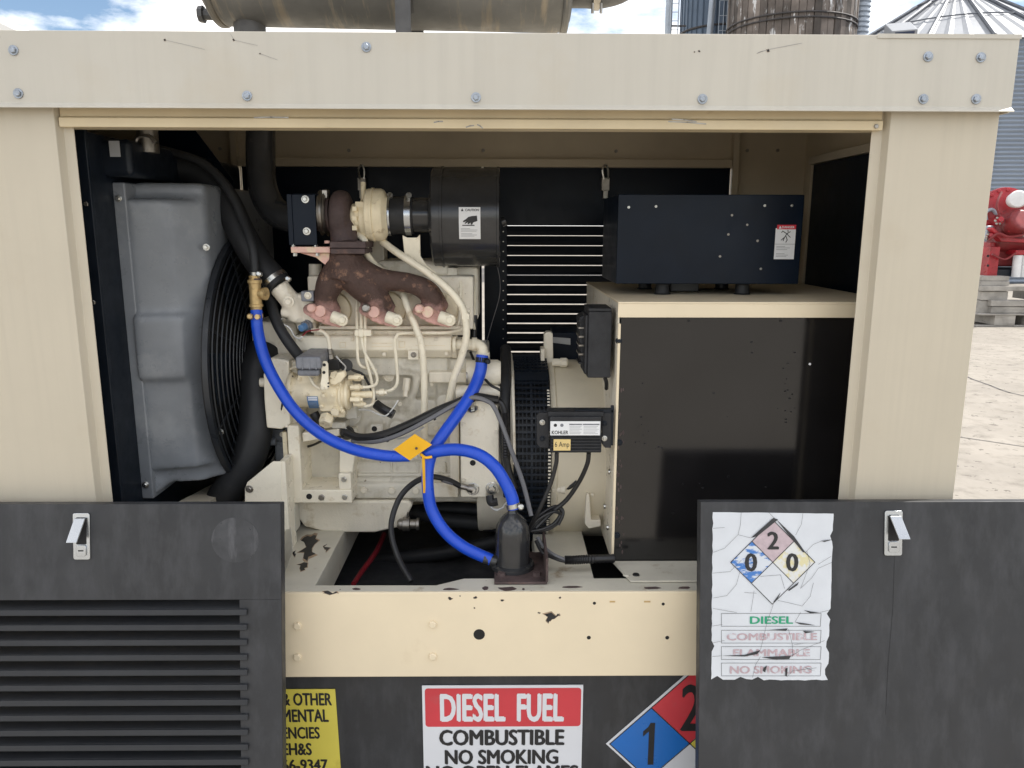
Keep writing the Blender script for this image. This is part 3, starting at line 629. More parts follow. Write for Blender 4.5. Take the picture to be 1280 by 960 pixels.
def diamond(B, cx, cy, h, n0, t, mats, digits, bw, border=None):
    c = [(0, -1), (1, 0), (0, 1), (-1, 0)]
    quads = {'top': (0, -.5), 'left': (-.5, 0), 'right': (.5, 0), 'bottom': (0, .5)}
    if border: B.poly([(cx + a * (h + border), cy + b * (h + border)) for a, b in c], n0, n0 + .0008, 'backing', 'sign_white', t)
    for k, (a, b) in quads.items():
        q = h * .5 - bw * .72
        B.poly([(cx + a * h + x * q, cy + b * h + y * q) for x, y in c], n0 + .0009, n0 + .0013, k + '_field', mats[k], t)
    o = [(cx + a * h, cy + b * h) for a, b in c]; mid = lambda p, q: ((p[0] + q[0]) / 2, (p[1] + q[1]) / 2)
    B.lines([[o[0], o[1], o[2], o[3], o[0]], [mid(o[0], o[1]), mid(o[2], o[3])], [mid(o[1], o[2]), mid(o[3], o[0])]], bw, n0 + .0017, 'outline', 'label_ink', t, px=False)
    for d, (a, b), dw, dh, bo in digits:
        if d == '1': B.poly([(cx + a * h + x * dw, cy + b * h + y * dh) for x, y in ((.02, -.5), (.30, -.5), (.30, .5), (-.06, .5), (-.06, -.30), (-.42, -.18), (-.42, -.30), (-.12, -.40))], n0 + .0016, n0 + .0021, 'numeral', 'label_ink', t)
        else: B.text(d, cx + a * h - dw / 2, cy + b * h - dh / 2, cx + a * h + dw / 2, cy + b * h + dh / 2, n0 + .0021, 'label_ink', t, bo, 'numeral')
def sign_diamond():
    l, c = Bk.hit(762, 931), Bk.hit(862, 929); h = c[0] - l[0]
    t = thing('hazard_diamond', 'red blue yellow and white hazard diamond on the fuel tank beside the plain door', 'sign', Bk.pt(c[0], c[1] + h))
    diamond(Bk, c[0], c[1], h, 0, t, dict(top='sign_red', left='sign_blue', right='sign_yellow', bottom='sign_white'), [('2', (0, -.5), .048, .115, .02), ('1', (-.505, .0), .036, .105, .0), ('0', (.5, 0), .046, .105, .02)], .0022, .0085)
sign_yellow(); sign_fuel(); sign_diamond()

# ================================================================== LIFTED-OFF DOORS LEANING AGAINST THE SET
LEAN = R(9.6)
vd, nd = V(0, -math.sin(LEAN), -math.cos(LEAN)), V(0, -math.cos(LEAN), math.sin(LEAN))
def make_door(B, u0, u1, label, hole, lx):
    Ld = (B.o.z - .004) / math.cos(LEAN)
    c = B.pt((u0 + u1) / 2, Ld, -.015); t = thing('louvered_door' if hole else 'plain_door', label, 'door', (c.x, c.y, 0))
    b = MB(); hl = None
    if hole: hl = (u0 + .074, B.hit(299.5, 790)[0], B.hit(200, 750)[1], Ld - .10)
    frame_sheet(b, B, u0, u1, 0, Ld, -.002, 0, hl)
    for q in ((u0, u0 + .002, 0, Ld), (u1 - .002, u1, 0, Ld), (u0 + .0021, u1 - .0021, 0, .002), (u0 + .0021, u1 - .0021, Ld - .002, Ld)): b.add(*slab(B, *q, -.028, -.0021))
    for q in ((u0 + .0021, u0 + .02, .0021, Ld - .0021), (u1 - .02, u1 - .0021, .0021, Ld - .0021)): b.add(*slab(B, *q, -.0278, -.026))
    sh = b.build('sheet', 'black_dusty', t, bevel=.0018)
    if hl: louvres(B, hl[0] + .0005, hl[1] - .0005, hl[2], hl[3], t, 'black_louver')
    # latch
    x0, y0, x1, y1, lean = lx; p0, p1 = B.hit(x0, y0), B.hit(x1, y1); wd, ht = p1[0] - p0[0], p1[1] - p0[1]; cu = (p0[0] + p1[0]) / 2
    def rr(u0, v0, u1, v1, r):
        o = []
        for cx, cy, s in ((u1 - r, v0 + r, -90), (u1 - r, v1 - r, 0), (u0 + r, v1 - r, 90), (u0 + r, v0 + r, 180)):
            for k in range(4): a = R(s + k * 30); o.append((cx + r * math.cos(a), cy + r * math.sin(a)))
        return o
    l = B.poly(rr(p0[0], p0[1], p1[0], p1[1], .004), 0, .004, 'latch', 'chrome', t, bevel=.0008)
    B.poly(rr(cu - wd * .3, p0[1] + ht * .09, cu + wd * .3, p1[1] - ht * .33, .002), .0041, .0046, 'recess', 'void_black', l)
    hv = p0[1] + ht * .10
    h = MB(); a = B.pt(cu - wd * .30, hv, .006); dv = (B.v * (ht * .47) + B.n * .020 + B.u * lean); h.prism([a, a + B.u * wd * .62, a + B.u * wd * .62 + dv, a + dv], B.n * .005); h.build('handle', 'chrome', l, bevel=.001)
    B.poly(rr(cu - wd * .28, p1[1] - ht * .32, cu + wd * .30, p1[1] - ht * .08, .004), .0041, .007, 'lock', 'chrome', l, bevel=.0008)
    B.lines([[(cu - wd * .12, p1[1] - ht * .2), (cu + wd * .12, p1[1] - ht * .2)]], .0025, .0074, 'key_slot', 'void_black', l, px=False)
    return t
Bl = Basis(P(350.6, 630, -.046), (1, 0, 0), vd, nd)
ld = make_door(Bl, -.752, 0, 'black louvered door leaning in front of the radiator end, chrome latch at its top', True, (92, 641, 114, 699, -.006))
Br = Basis(P(876, 627.5, -.046), (1, 0, 0), vd, nd)
rd = make_door(Br, 0, .752, 'plain black door with a peeling white hazard sticker leaning at the right', False, (1105, 638, 1126.5, 694, .009))
c = Bl.hit(294, 675); Bl.poly([(c[0] + .047 * math.cos(2 * math.pi * k / 28), c[1] + .045 * math.sin(2 * math.pi * k / 28)) for k in range(28)], 0, .0003, 'sticker_ghost', 'wear_grey', ld)
Br.lines([[(1118, 694), (1116, 760), (1110, 830), (1107, 893)]], .0006, .0004, 'drip_mark', 'void_black', rd)

def old_sticker():
    n0 = .0004
    a, b, c, d = Br.hit(891, 640), Br.hit(1041.5, 642), Br.hit(1034.5, 850), Br.hit(889, 849)
    t = thing('peeling_sticker', 'cracked white hazard sticker with faded diamond and text on the plain door', 'sticker', Br.pt((c[0] + d[0]) / 2, c[1], 0))
    pts = []; rnd = random.Random(3)
    def edge(p, q, n, j, deep=0):
        for k in range(n):
            f = k / n; jx = rnd.uniform(-j, j); x = p[0] + (q[0] - p[0]) * f; y = p[1] + (q[1] - p[1]) * f
            dx, dy = q[1] - p[1], -(q[0] - p[0]); l = math.hypot(dx, dy); w_ = rnd.random() < deep and .006 or 0
            pts.append((x + dx / l * (jx - w_), y + dy / l * (jx - w_)))
    edge(a, b, 14, .0004); edge(b, c, 30, .0012, .12); edge(c, d, 20, .0012, .12); edge(d, a, 30, .0010, .1)
    Br.poly(pts, n0, n0 + .0005, 'sheet', 'sign_old', t)
    ce = Br.hit(965.5, 702.5); h = Br.hit(1018, 703)[0] - ce[0]
    n1 = n0 + .0002
    class _: pass
    diamond(Br, ce[0], ce[1], h, n1, t, dict(top='sign_pink', left='sign_fade_blue', right='sign_fade_yellow', bottom='sign_old'), [('2', (0, -.52), .024, .036, .03), ('0', (-.52, -.0), .025, .037, .035), ('0', (.46, -.0), .025, .037, .035)], .0014)
    for tx, m, y0, y1, bx0, bx1, by0, by1, bo in (('DIESEL', 'sign_green', 770, 779.5, 937, 991, 766.5, 782.5, .03), ('COMBUSTIBLE', 'sign_fade_red', 791, 800, 908, 1021, 787.5, 803.5, .03), ('FLAMMABLE', 'sign_fade_red', 811, 820, 916, 1012, 808, 824, .03), ('NO SMOKING', 'sign_fade_red', 832, 841.5, 912, 1014, 828.5, 844.5, .03)):
        Br.tpx(tx, bx0, y0, bx1, y1, n1 + .0012, m, t, bo)
        Br.lines([[(901.5, by0), (1026, by0), (1025, by1), (901.5, by1), (901.5, by0)]], .0007, n1 + .0010, 'box_outline', 'label_ink', t)
    n2 = n1 + .0024
    sl = [[(938, 672), (966, 647), (972, 649), (946, 670)], [(969, 648), (992, 670), (1006, 690), (1003, 690), (988, 672)], [(966, 752), (975, 740), (973, 745), (969, 751)], [(984, 737), (998, 727), (996, 731), (986, 738)],
          [(1004, 762), (1014, 764), (1024, 765), (1012, 766)], [(901, 819), (930, 818), (950, 812), (946, 817), (930, 820)], [(951, 821), (988, 819), (986, 823), (970, 824)], [(993, 777), (1008, 779), (1018, 781), (1000, 780)], [(1003, 788), (1018, 789), (1006, 791)],
          [(954, 834), (958, 831), (956, 840), (953, 838)], [(981, 835), (984, 834), (983, 845), (981, 844)], [(988, 806), (1006, 803), (996, 805)], [(960, 787), (984, 785), (982, 788)], [(1004, 833), (1018, 838), (1008, 835)], [(1026, 676), (1040, 674), (1030, 677)]]
    for q in sl: Br.ppx(q, n2 - .0002, n2, 'peeled_gap', 'black_dusty', t)
    cr = [[(926, 640), (925, 655), (922, 668), (905, 685), (891, 690)], [(922, 668), (938, 672)], [(1003, 641), (1001, 655), (994, 668)], [(1006, 690), (1016, 680), (1028, 675), (1041, 674)], [(1000, 735), (1014, 722), (1022, 710), (1040, 702)], [(890, 716), (912, 714), (926, 700)], [(891, 747), (908, 744), (920, 730), (924, 715)],
          [(972, 750), (990, 754), (1002, 757), (1012, 745), (1016, 728)], [(942, 738), (940, 752), (938, 764)], [(966, 755), (958, 778), (950, 812)], [(890, 782), (902, 780)], [(890, 803), (905, 800)], [(985, 786), (990, 806), (990, 820)], [(1022, 705), (1038, 695)], [(1008, 689), (1012, 704), (1000, 735)],
          [(988, 820), (1000, 812), (1030, 800)], [(983, 845), (990, 838), (1020, 834)], [(940, 846), (944, 830), (950, 820)], [(890, 820), (901, 819)], [(1000, 765), (993, 777)], [(1024, 765), (1036, 762)], [(960, 640), (968, 648)], [(891, 660), (905, 659)], [(930, 740), (945, 741)], [(950, 720), (975, 718), (980, 735)], [(891, 760), (920, 765)]]
    for q in cr: Br.lines([q], .0005, n2, 'crack', 'label_ink', t)
old_sticker()
# ================================================================== MUFFLER ON THE ROOF
def muffler():
    Ym = .47; bot = P(500, 41, Ym); r = .135; zc = CZ + .612; zc1 = CZ + .600; axm = None
    x0, x1 = P(262, 20, Ym).x, P(713, 20, Ym).x
    t = thing('muffler', 'rust streaked steel muffler lying along the roof of the enclosure', 'muffler', ((x0 + x1) / 2, Ym, ZR))
    MB().lathe([(.0, .05), (.004, r * .8), (.02, r * .95), (.04, r), (x1 - x0 - .03, r), (x1 - x0 - .012, r * .96), (x1 - x0, r * .82), (x1 - x0 + .004, .05)], (x0, Ym, zc), (x1 - x0, 0, zc1 - zc), 56).build('shell', 'muffler_steel', t)
    for f in (.022, .975): MB().lathe([(0, r + .0005), (.004, r + .004), (.012, r + .004), (.016, r + .0005)], (x0 + (x1 - x0) * f, Ym, zc + (zc1 - zc) * f), (x1 - x0, 0, zc1 - zc), 56).build('end_seam', 'muffler_steel', t)
    xi = P(312, 32, Ym).x
    MB().lathe([(0, .052), (.012, .052), (.014, .037), (zc - r - ZR + .03, .037), (zc - r - ZR + .06, .045)], (xi, Ym, ZR + .001), (0, 0, 1), 28).build('inlet', 'muffler_dark', t)
    st = MB(); xs = P(513, 20, Ym).x
    st.lathe([(0, r + .003), (.0, r + .006), (.034, r + .006), (.034, r + .003)], (xs - .017, Ym, zc), (1, 0, 0), 56, cap=False)
    st.box(xs - .017, xs + .017, Ym - r - .012, Ym - r - .004, ZR + .001, zc); st.box(xs - .017, xs + .017, Ym + r + .004, Ym + r + .012, ZR + .001, zc)
    st.box(xs - .022, xs + .022, Ym - r - .02, Ym - r + .002, zc - .02, zc + .02); st.build('strap', 'muffler_dark', t)
    pg = P(253, 18, Ym); b = MB(); b.lathe([(0, .018), (.012, .020), (.013, .013), (.03, .013)], (pg.x - .008, Ym, pg.z), (1, 0, 0), 8); b.build('drain_plug', 'muffler_dark', t)
    zo = P(730, 0, Ym).z
    zo = zc1 - .043
    o = MB(); o.tube(spl([(x1 - .01, Ym, zo), (x1 + .035, Ym, zo), (x1 + .075, Ym, zo), (x1 + .125, Ym, zo + .018), (x1 + .155, Ym, zo + .075), (x1 + .16, Ym, zo + .19)]), .038, 22); o.build('outlet', 'muffler_dark', t)
    cl = MB().lathe([(0, .039), (.0, .043), (.016, .043), (.016, .039)], (x1 + .052, Ym, zo), (1, 0, .0), 28).build('outlet_clamp', 'dull_steel', t)
    for dx in (-.010, .010): MB().tube([(x1 + .060 + dx, Ym - .025, zo - .034), (x1 + .060 + dx, Ym - .025, zo - .056)], .0035, 8).build('clamp_bolt', 'dull_steel', cl)
muffler()

# ================================================================== RADIATOR END
def radiator():
    xe = P(145, 225, .2).x; t = thing('radiator', 'black radiator with grey moulded fan shroud at the left of the opening', 'radiator', (xe - .05, .5, ZT))
    zt = P(150, 170, .16).z; zb = ZT - .01
    MB().box(XLO + .06, xe - .004, .10, .88, zb, CZ + .19).build('core', 'black_metal', t, bevel=.003)
    MB().box(XLO + .05, xe + .002, .088, .0995, zb, CZ + .21).build('side_channel', 'black_metal', t, bevel=.002)
    for px, py in ((108, 255), (117, 378)): bolt(px, py, .088, 3, t, 'dull_steel', False)
    # top tank, filler neck, baffle
    tt = MB().box(xe - .12, xe + .055, .16, .84, P(160, 222, .2).z, P(160, 176, .2).z).build('top_tank', 'black_metal', t, bevel=.012, seg=3)
    p = P(175, 190, .22); MB().lathe([(0, .022), (.05, .022), (.05, .03), (.058, .03), (.062, .024)], (p.x + .01, .24, p.z), (0, 0, 1), 20).build('filler_neck', 'dull_steel', tt)
    MB().tube(spl([P(168, 186, .22), P(172, 172, .22), P(186, 170, .22), P(196, 178, .22)]), .004, 6).build('overflow_wire', 'dull_steel', tt)
    lb = front(.157); lb.quad(*lb.hit(136, 176), *lb.hit(151, 196), 0, .001, 'data_plate', 'label_grey', tt)
    MB().prism([P(188, 163, .62), P(244, 163, .62), P(292, 226, .62), P(292, 300, .62), P(188, 300, .62)], (0, .004, 0)).build('baffle', 'black_box', t)
    # shroud: moulded front side (ribbed steps) and the round face toward the engine
    xg = -.665; yc, zc, rf = .49, CZ - .335, .325
    sh = MB()
    def sec(py0, py1, xo, yo):    # one moulded step
        z0, z1 = P(200, py1, .2).z, P(200, py0, .2).z
        sh.prism([(xe + .012, .2 - yo, z0), (xo, .2 - yo + .02, z0), (xg, .27, z0), (xg, .78, z0), (xe + .012, .8, z0)], (0, 0, z1 - z0))
    sec(226, 250, -.735, -.035); sec(248, 396, -.722, .010); sec(394, 474, -.715, .022); sec(472, 588, -.708, .008)
    sh.prism([P(186, 584, .205), P(300, 584, .28), P(296, 590, .28), P(250, 603, .24), P(212, 604, .22), P(196, 618, .2), P(188, 620, .2)], (0, .42, 0))
    ob = sh.build('shroud', 'shroud', t, remesh=.006); ob.modifiers['soft'].iterations = 14
    MB().box(xe - .006, xe + .022, .190, .80, P(190, 622, .2).z, P(150, 228, .2).z).build('shroud_flange', 'shroud', t, bevel=.004)
    for px, py in ((148, 248), (182, 606)): bolt(px, py, .189, 4.2, t, 'zinc')
    for px, py in ((258, 309), (275, 540)): bolt(px, py, .25, 4.5, t, 'zinc')
    # fan guard: rings in a plane facing the engine
    gd = MB().lathe([(0, rf), (.012, rf), (.012, rf - .014), (0, rf - .014)], (xg + .004, yc, zc), (1, 0, 0), 64, cap=False).build('guard_rim', 'guard_wire', t)
    for k in range(13):
        rr = rf - .012 - k * .0205
        MB().tube([(xg + .022 + .012 * math.sin(k / 13 * math.pi), yc + rr * math.cos(2 * math.pi * q / 64), zc + rr * math.sin(2 * math.pi * q / 64)) for q in range(64)], .0019, 6, closed=True).build('guard_ring', 'guard_wire', t)
    for k in range(8):
        a = 2 * math.pi * (k + .5) / 8; MB().tube([(xg + .026, yc + .05 * math.cos(a), zc + .05 * math.sin(a)), (xg + .012, yc + rf * math.cos(a), zc + rf * math.sin(a))], .003, 6).build('guard_spoke', 'guard_wire', t)
    MB().lathe([(0, rf - .004), (.002, rf - .004)], (xg, yc, zc), (1, 0, 0), 48).build('shroud_throat', 'void_black', t)
    fan = MB().lathe([(-.06, .07), (.01, .07), (.012, .02)], (xg - .01, yc, zc), (1, 0, 0), 20).build('fan', 'black_metal', t)
    for k in range(6):
        a = 2 * math.pi * k / 6; d = V(0, math.cos(a), math.sin(a)); e = V(0, -math.sin(a), math.cos(a))
        MB().prism([V(xg + .0025, yc, zc) + d * .06 - e * .03, V(xg + .0025, yc, zc) + d * .27 - e * .06, V(xg + .012, yc, zc) + d * .27 + e * .06, V(xg + .012, yc, zc) + d * .06 + e * .03], (.003, 0, 0)).build('blade', 'black_metal', fan)
    # support beam toward the back rail
    MB().prism([P(298, 588, .62), P(318, 588, .62), P(252, 634, .16), P(210, 634, .16)], (0, 0, -.03)).build('support_beam', 'cream', t)
radiator()
def clampr(pts, r, parent, m='zinc', wd=.011, sc_=None, name='clamp'):
    a, b = V(pts[0]), V(pts[1]); d = (b - a).normalized()
    c = MB().lathe([(0, r * .97), (0, r + .0012), (wd, r + .0012), (wd, r * .97)], a, d, 24).build(name, m, parent)
    if sc_: MB().lathe([(0, .0065), (.012, .0065), (.014, .004)], V(sc_), V(0, -1, .2), 8).build('screw', m, c)
    return c

def rad_hoses():
    t = thing('upper_radiator_hose', 'thick black hose curving from the radiator top to the thermostat housing', 'hose', P(352, 360, .33))
    MB().tpx([(185, 206, .42), (215, 208, .42), (252, 218, .42), (280, 248, .40), (302, 292, .37), (322, 326, .35), (350, 358, .33)], 17.5, 18, 7).build('hose', 'rubber', t)
    clampr((P(191, 206, .42), P(197, 206.3, .42)), 18 * mpp(194, 206, .42), t, 'dull_steel')
    clampr((P(341, 349, .336), P(348, 357, .333)), 18 * mpp(345, 353, .33), t, sc_=P(361, 349, .30))
    t = thing('vent_hose', 'thin black hose running beside the thick hose down to the brass tee', 'hose', P(320, 344, .3))
    MB().tpx([(180, 184, .40), (212, 190, .38), (255, 205, .37), (286, 238, .35), (304, 275, .33), (316, 310, .30), (319, 342, .29)], 5.6, 12, 7).build('hose', 'rubber', t)
    clampr((P(319, 340, .29), P(319.3, 345, .29)), 6.2 * mpp(319, 342, .29), t, wd=.009, sc_=P(325, 343, .275))
    t = thing('lower_radiator_hose', 'thick black hose bending down between the fan and the engine', 'hose', P(285, 625, .3))
    MB().tpx([(330, 438, .40), (322, 462, .36), (321, 500, .33), (318, 545, .31), (304, 588, .30), (287, 612, .30), (270, 640, .32)], 21, 20, 7).build('hose', 'rubber', t)
    clampr((P(316, 443, .36), P(330, 443, .36)), .01, t, 'dull_steel', wd=.02)
    t = thing('bypass_hose', 'narrow black hose dropping behind the brass tee to the fuel pump', 'hose', P(372, 440, .3))
    MB().tpx([(338, 352, .36), (338, 372, .34), (345, 400, .31), (358, 424, .29), (376, 448, .29)], 7, 12, 6).build('hose', 'rubber', t)
rad_hoses()

# ================================================================== EXHAUST PIPE INSIDE
t = MB().tpx([(326, 150, .47), (326, 200, .47), (329, 236, .46), (342, 262, .44), (362, 272, .41), (400, 272, .38)], 18, 24, 8).build('exhaust_pipe', 'black_canister')
tag(t, 'black exhaust elbow coming down through the roof beside the turbocharger', 'exhaust pipe')

# ================================================================== DIESEL ENGINE
eng = thing('diesel_engine', 'cream painted three cylinder diesel engine in the middle of the opening', 'engine', (P(480, 500, .5).x, .5, ZT))
CR = 'engine_cream'
YC, ZC = .5, CZ - .574                     # crank axis
def ebox(q, Y, dep, name, m=CR, parent=eng, bevel=.003, seg=2): return MB().bpx(*q, Y, dep).build(name, m, parent, bevel=bevel, seg=seg)
def engine_core():
    # block casting: stepped, fused
    b = MB()
    b.bpx(350, 440, 610, 628, .405, .22); b.bpx(440, 500, 575, 606, .365, .1); b.bpx(443, 604, 568, 624, .350, .1)
    b.bpx(395, 446, 560, 470, .362, .1); b.bpx(545, 448, 612, 502, .372, .1)
    b.ppx([(498, 455), (530, 462), (530, 466), (502, 462)], .355, .05)
    for x, y, r in ((440, 516, 17), (497, 530, 10), (470, 537, 13), (434, 541, 12), (556, 500, 12)): b.lathe([(-.03, r * mpp(x, y, .37)), (.03, r * .85 * mpp(x, y, .37))], P(x, y, .375), (0, -1, 0), 16)
    b.bpx(462, 530, 479, 547, .335, .06)
    b.tpx([(500, 512, .37), (516, 492, .372), (522, 470, .375)], 6, 8)
    b.bpx(534, 530, 570, 545, .352, .06); b.bpx(448, 566, 540, 576, .358, .05)
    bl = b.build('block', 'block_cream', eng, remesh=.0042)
    disc(468, 536, .335, 3.4, bl, name='hole')
    for x, y in ((455, 612), (490, 613), (557, 613), (520, 613)): bolt(x, y, .350, 4.6, bl, CR, False)
    ebox((385, 345, 592, 412), .372, .25, 'cylinder_head', bevel=.006)
    ebox((398, 407.5, 578, 412), .340, .04, 'head_lip', bevel=.002)
    ebox((392, 413, 583, 419), .352, .04, 'gasket_ledge', bevel=.002)
    ebox((470, 326, 560, 346), .41, .2, 'rocker_cover', bevel=.012, seg=3)
    ebox((560, 333, 598, 400), .45, .12, 'rear_head_cover', bevel=.008)
    ebox((463, 296, 480, 328), .46, .06, 'filler_column', 'engine_cream')
    # covers along the side
    z0, z1 = P(450, 448, .34).z, P(450, 419.5, .34).z; xa, xb = P(370, 434, .34).x, P(565, 434, .34).x
    sc_ = yz([(.338, z1), (.333, z1 - .004), (.331, z0 + .022), (.352, z0), (.4, z0), (.4, z1)], xa, xb).build('side_cover', 'cover_cream', eng, bevel=.003)
    Bs = front(.331)
    Bs.lines([[(425, 428), (432, 428), (432, 434), (425, 434), (425, 428)], [(499, 427), (506, 427), (506, 434), (499, 434), (499, 427)], [(465, 429), (490, 429)], [(465, 433), (490, 433)], [(520, 432), (556, 432)]], .0012, .0008, 'cast_mark', 'pump_cream', sc_)
    ebox((510, 438, 523, 449.5), .322, .02, 'cover_lug', bevel=.001); bolt(517, 443.5, .322, 3.6, eng, 'dull_steel')
    MB().lpx([(565, 14), (568, 15), (571, 15), (573, 12), (580, 12)], 433, .37, 20).build('cover_end', CR, eng)
    ebox((314, 402, 371, 446), .385, .14, 'gear_case_top', bevel=.01, seg=3)
    # timing cover and plates
    tcv = MB().ppx([(329, 468), (338, 447), (361, 451), (363, 530), (352, 537), (333, 535), (330, 500)], .285, .06); tcv.ppx([(345, 447), (370, 452), (374, 480), (372, 528), (356, 536), (346, 530)], .31, .09)
    tv = tcv.build('timing_cover', 'cover_cream', eng, bevel=.004)
    for x, y in ((323.5, 478), (325.5, 516)): 
        p = P(x, y, .31); MB().lathe([(-.02, .0075), (.008, .0075), (.010, .005)], p + V(.012, 0, 0), (-1, 0, 0), 6).build('bolt', CR, tv); MB().lathe([(0, .011), (.012, .011)], p + V(.004, 0, 0), (1, 0, 0), 16).build('boss', CR, tv)
    for x, y in ((356, 454), (354, 515), (358, 532), (359, 492)): bolt(x, y, .285, 2.4, tv, CR, False)
    ebox((340, 537, 356, 552), .36, .08, 'lower_gear_case', 'solenoid_grey'); ebox((343, 552, 357, 577), .35, .08, 'coolant_pump', 'shroud', bevel=.006)
    MB().lpx([(334, 4.5), (338, 5), (345, 5)], 552, .34, 12).build('pump_plug', 'shroud', eng)
    bolt(353, 543, .345, 3.4, eng, 'engine_cream')
    # front engine mount bracket: L with a deep pocket
    m = MB(); m.bpx(361, 532, 376, 629, .285, .11); m.bpx(376.5, 612.5, 440, 629, .285, .11); m.bpx(423, 592, 439, 612.3, .287, .11)
    m.ppx([(377, 541), (424, 536), (424, 545), (378, 553)], .30, .08)
    m.ppx([(424, 563), (445, 560), (441, 591), (424, 591)], .305, .08); m.bpx(424, 536, 446, 563, .34, .05)
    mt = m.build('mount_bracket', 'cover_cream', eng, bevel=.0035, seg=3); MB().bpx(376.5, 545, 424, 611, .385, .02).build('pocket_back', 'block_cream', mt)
    for x, y, r in ((430, 599, 3.6), (431, 621, 3.6)): bolt(x, y, .285, r, mt, 'zinc', False)
    bolt(402, 621.5, .285, 4, mt, 'dull_steel', False); disc(386.5, 620.5, .285, 3.6, mt); bolt(379, 602, .37, 5, mt, CR)
    ebox((355, 540, 360.6, 629), .30, .10, 'front_plate', 'pump_cream', bevel=.001)
    # mount plate low left and its foot
    pl = MB().ppx([(306, 611), (309, 603), (341, 577), (352, 577), (352, 700), (330, 700), (306, 640)], .22, .006); pl.bpx(352.3, 577, 360, 700, .222, .06)
    po = pl.build('mount_plate', 'cover_cream', eng, bevel=.0015); bolt(312, 611, .22, 5, po, 'dull_steel')
    ebox((361, 632, 369, 668), .27, .05, 'mount_foot', 'rail_grey', bevel=.008)
    # sump
    x0, x1 = P(366, 640, .36).x, P(512, 640, .36).x
    s = MB(); zt, zb = P(430, 627, .34).z, P(430, 668, .345).z
    s.prism([(x0, .345, zt), (x1, .345, zt), (x1 + .01, .345, zt - .012), (x1 - .02, .35, zb + .018), (x1 - .09, .355, zb), (x0 + .09, .355, zb), (x0 + .03, .35, zb + .018), (x0 - .005, .345, zt - .012)], (0, .30, 0))
    s.build('oil_pan', CR, eng, bevel=.012, seg=4)
    dp = MB().lpx([(497, 5), (500, 7), (503, 7), (504, 9), (512, 9), (513, 6), (520, 6), (521, 8), (524, 8)], 655, .33, 14).build('drain_valve', 'dull_steel', eng)
    MB().tpx([(509, 648, .325), (510, 641, .32)], 1.4, 6).build('valve_lever', 'dull_steel', dp)
    # flywheel housing and starter
    f = MB().lathe([(0, .222), (P(640, 500, .4).x - P(597, 500, .4).x, .225)], (P(597, 500, .4).x, YC, ZC), (1, 0, 0), 48).build('flywheel_housing', CR, eng, bevel=.004)
    fp = MB().ppx([(575, 520), (578, 507), (600, 499), (622, 506), (624, 522), (624, 617), (608, 617), (608, 622), (576, 622)], .262, .10).build('housing_plate', 'cover_cream', eng, bevel=.004, seg=3)
    ebox((562, 520, 574, 604), .30, .06, 'plate_flange', CR); ebox((540, 604, 573, 622), .32, .05, 'flange_foot', CR)
    disc(591, 578.5, .262, 3.6, fp); disc(611, 583, .262, 3, fp, CR, 'plug')
    for x, y in ((591, 611), (615, 610)): bolt(x, y, .262, 8, fp, 'zinc')
    bs = MB(); bs.lathe([(0, .014), (.004, .014)], P(590, 511, .258), (0, -.5, 1), 18); bs.lathe([(.004, .0085), (.022, .0085)], P(590, 511, .258), (0, -.35, 1), 6); bs.build('sensor_bolt', 'zinc', fp)
    st = MB().lpx([(583, 15.5), (586, 16.5), (622, 16.5), (626, 14)], 466, .345, 24).build('starter_motor', 'cover_cream', eng)
    MB().bpx(536, 465, 583, 479, .335, .06).build('starter_nose', CR, st, bevel=.004); MB().lpx([(583, 11), (585, 11)], 471, .33, 12).build('starter_ring', 'dull_steel', st)
    MB().lpx([(570, 7.5), (572, 8.5), (622, 8.5), (625, 7)], 490, .315, 20).build('starter_solenoid', CR, st)
    # oil pressure sender and little plugs
    MB().lathe([(0, .009), (.03, .009), (.03, .0065), (.045, .0065)], P(509, 473, .35), (-.1, -.3, -1), 6).build('oil_sender', CR, eng)
    kb = MB().lathe([(0, .016), (.012, .017), (.02, .015)], P(435, 540.5, .33), (0, -1, .1), 24).build('filler_cap', 'wire_black', eng)
    MB().tpx([(432, 535, .306), (436, 540, .300), (441, 545, .305)], .9, 6).build('cap_wire', 'wire_white', kb)
engine_core()
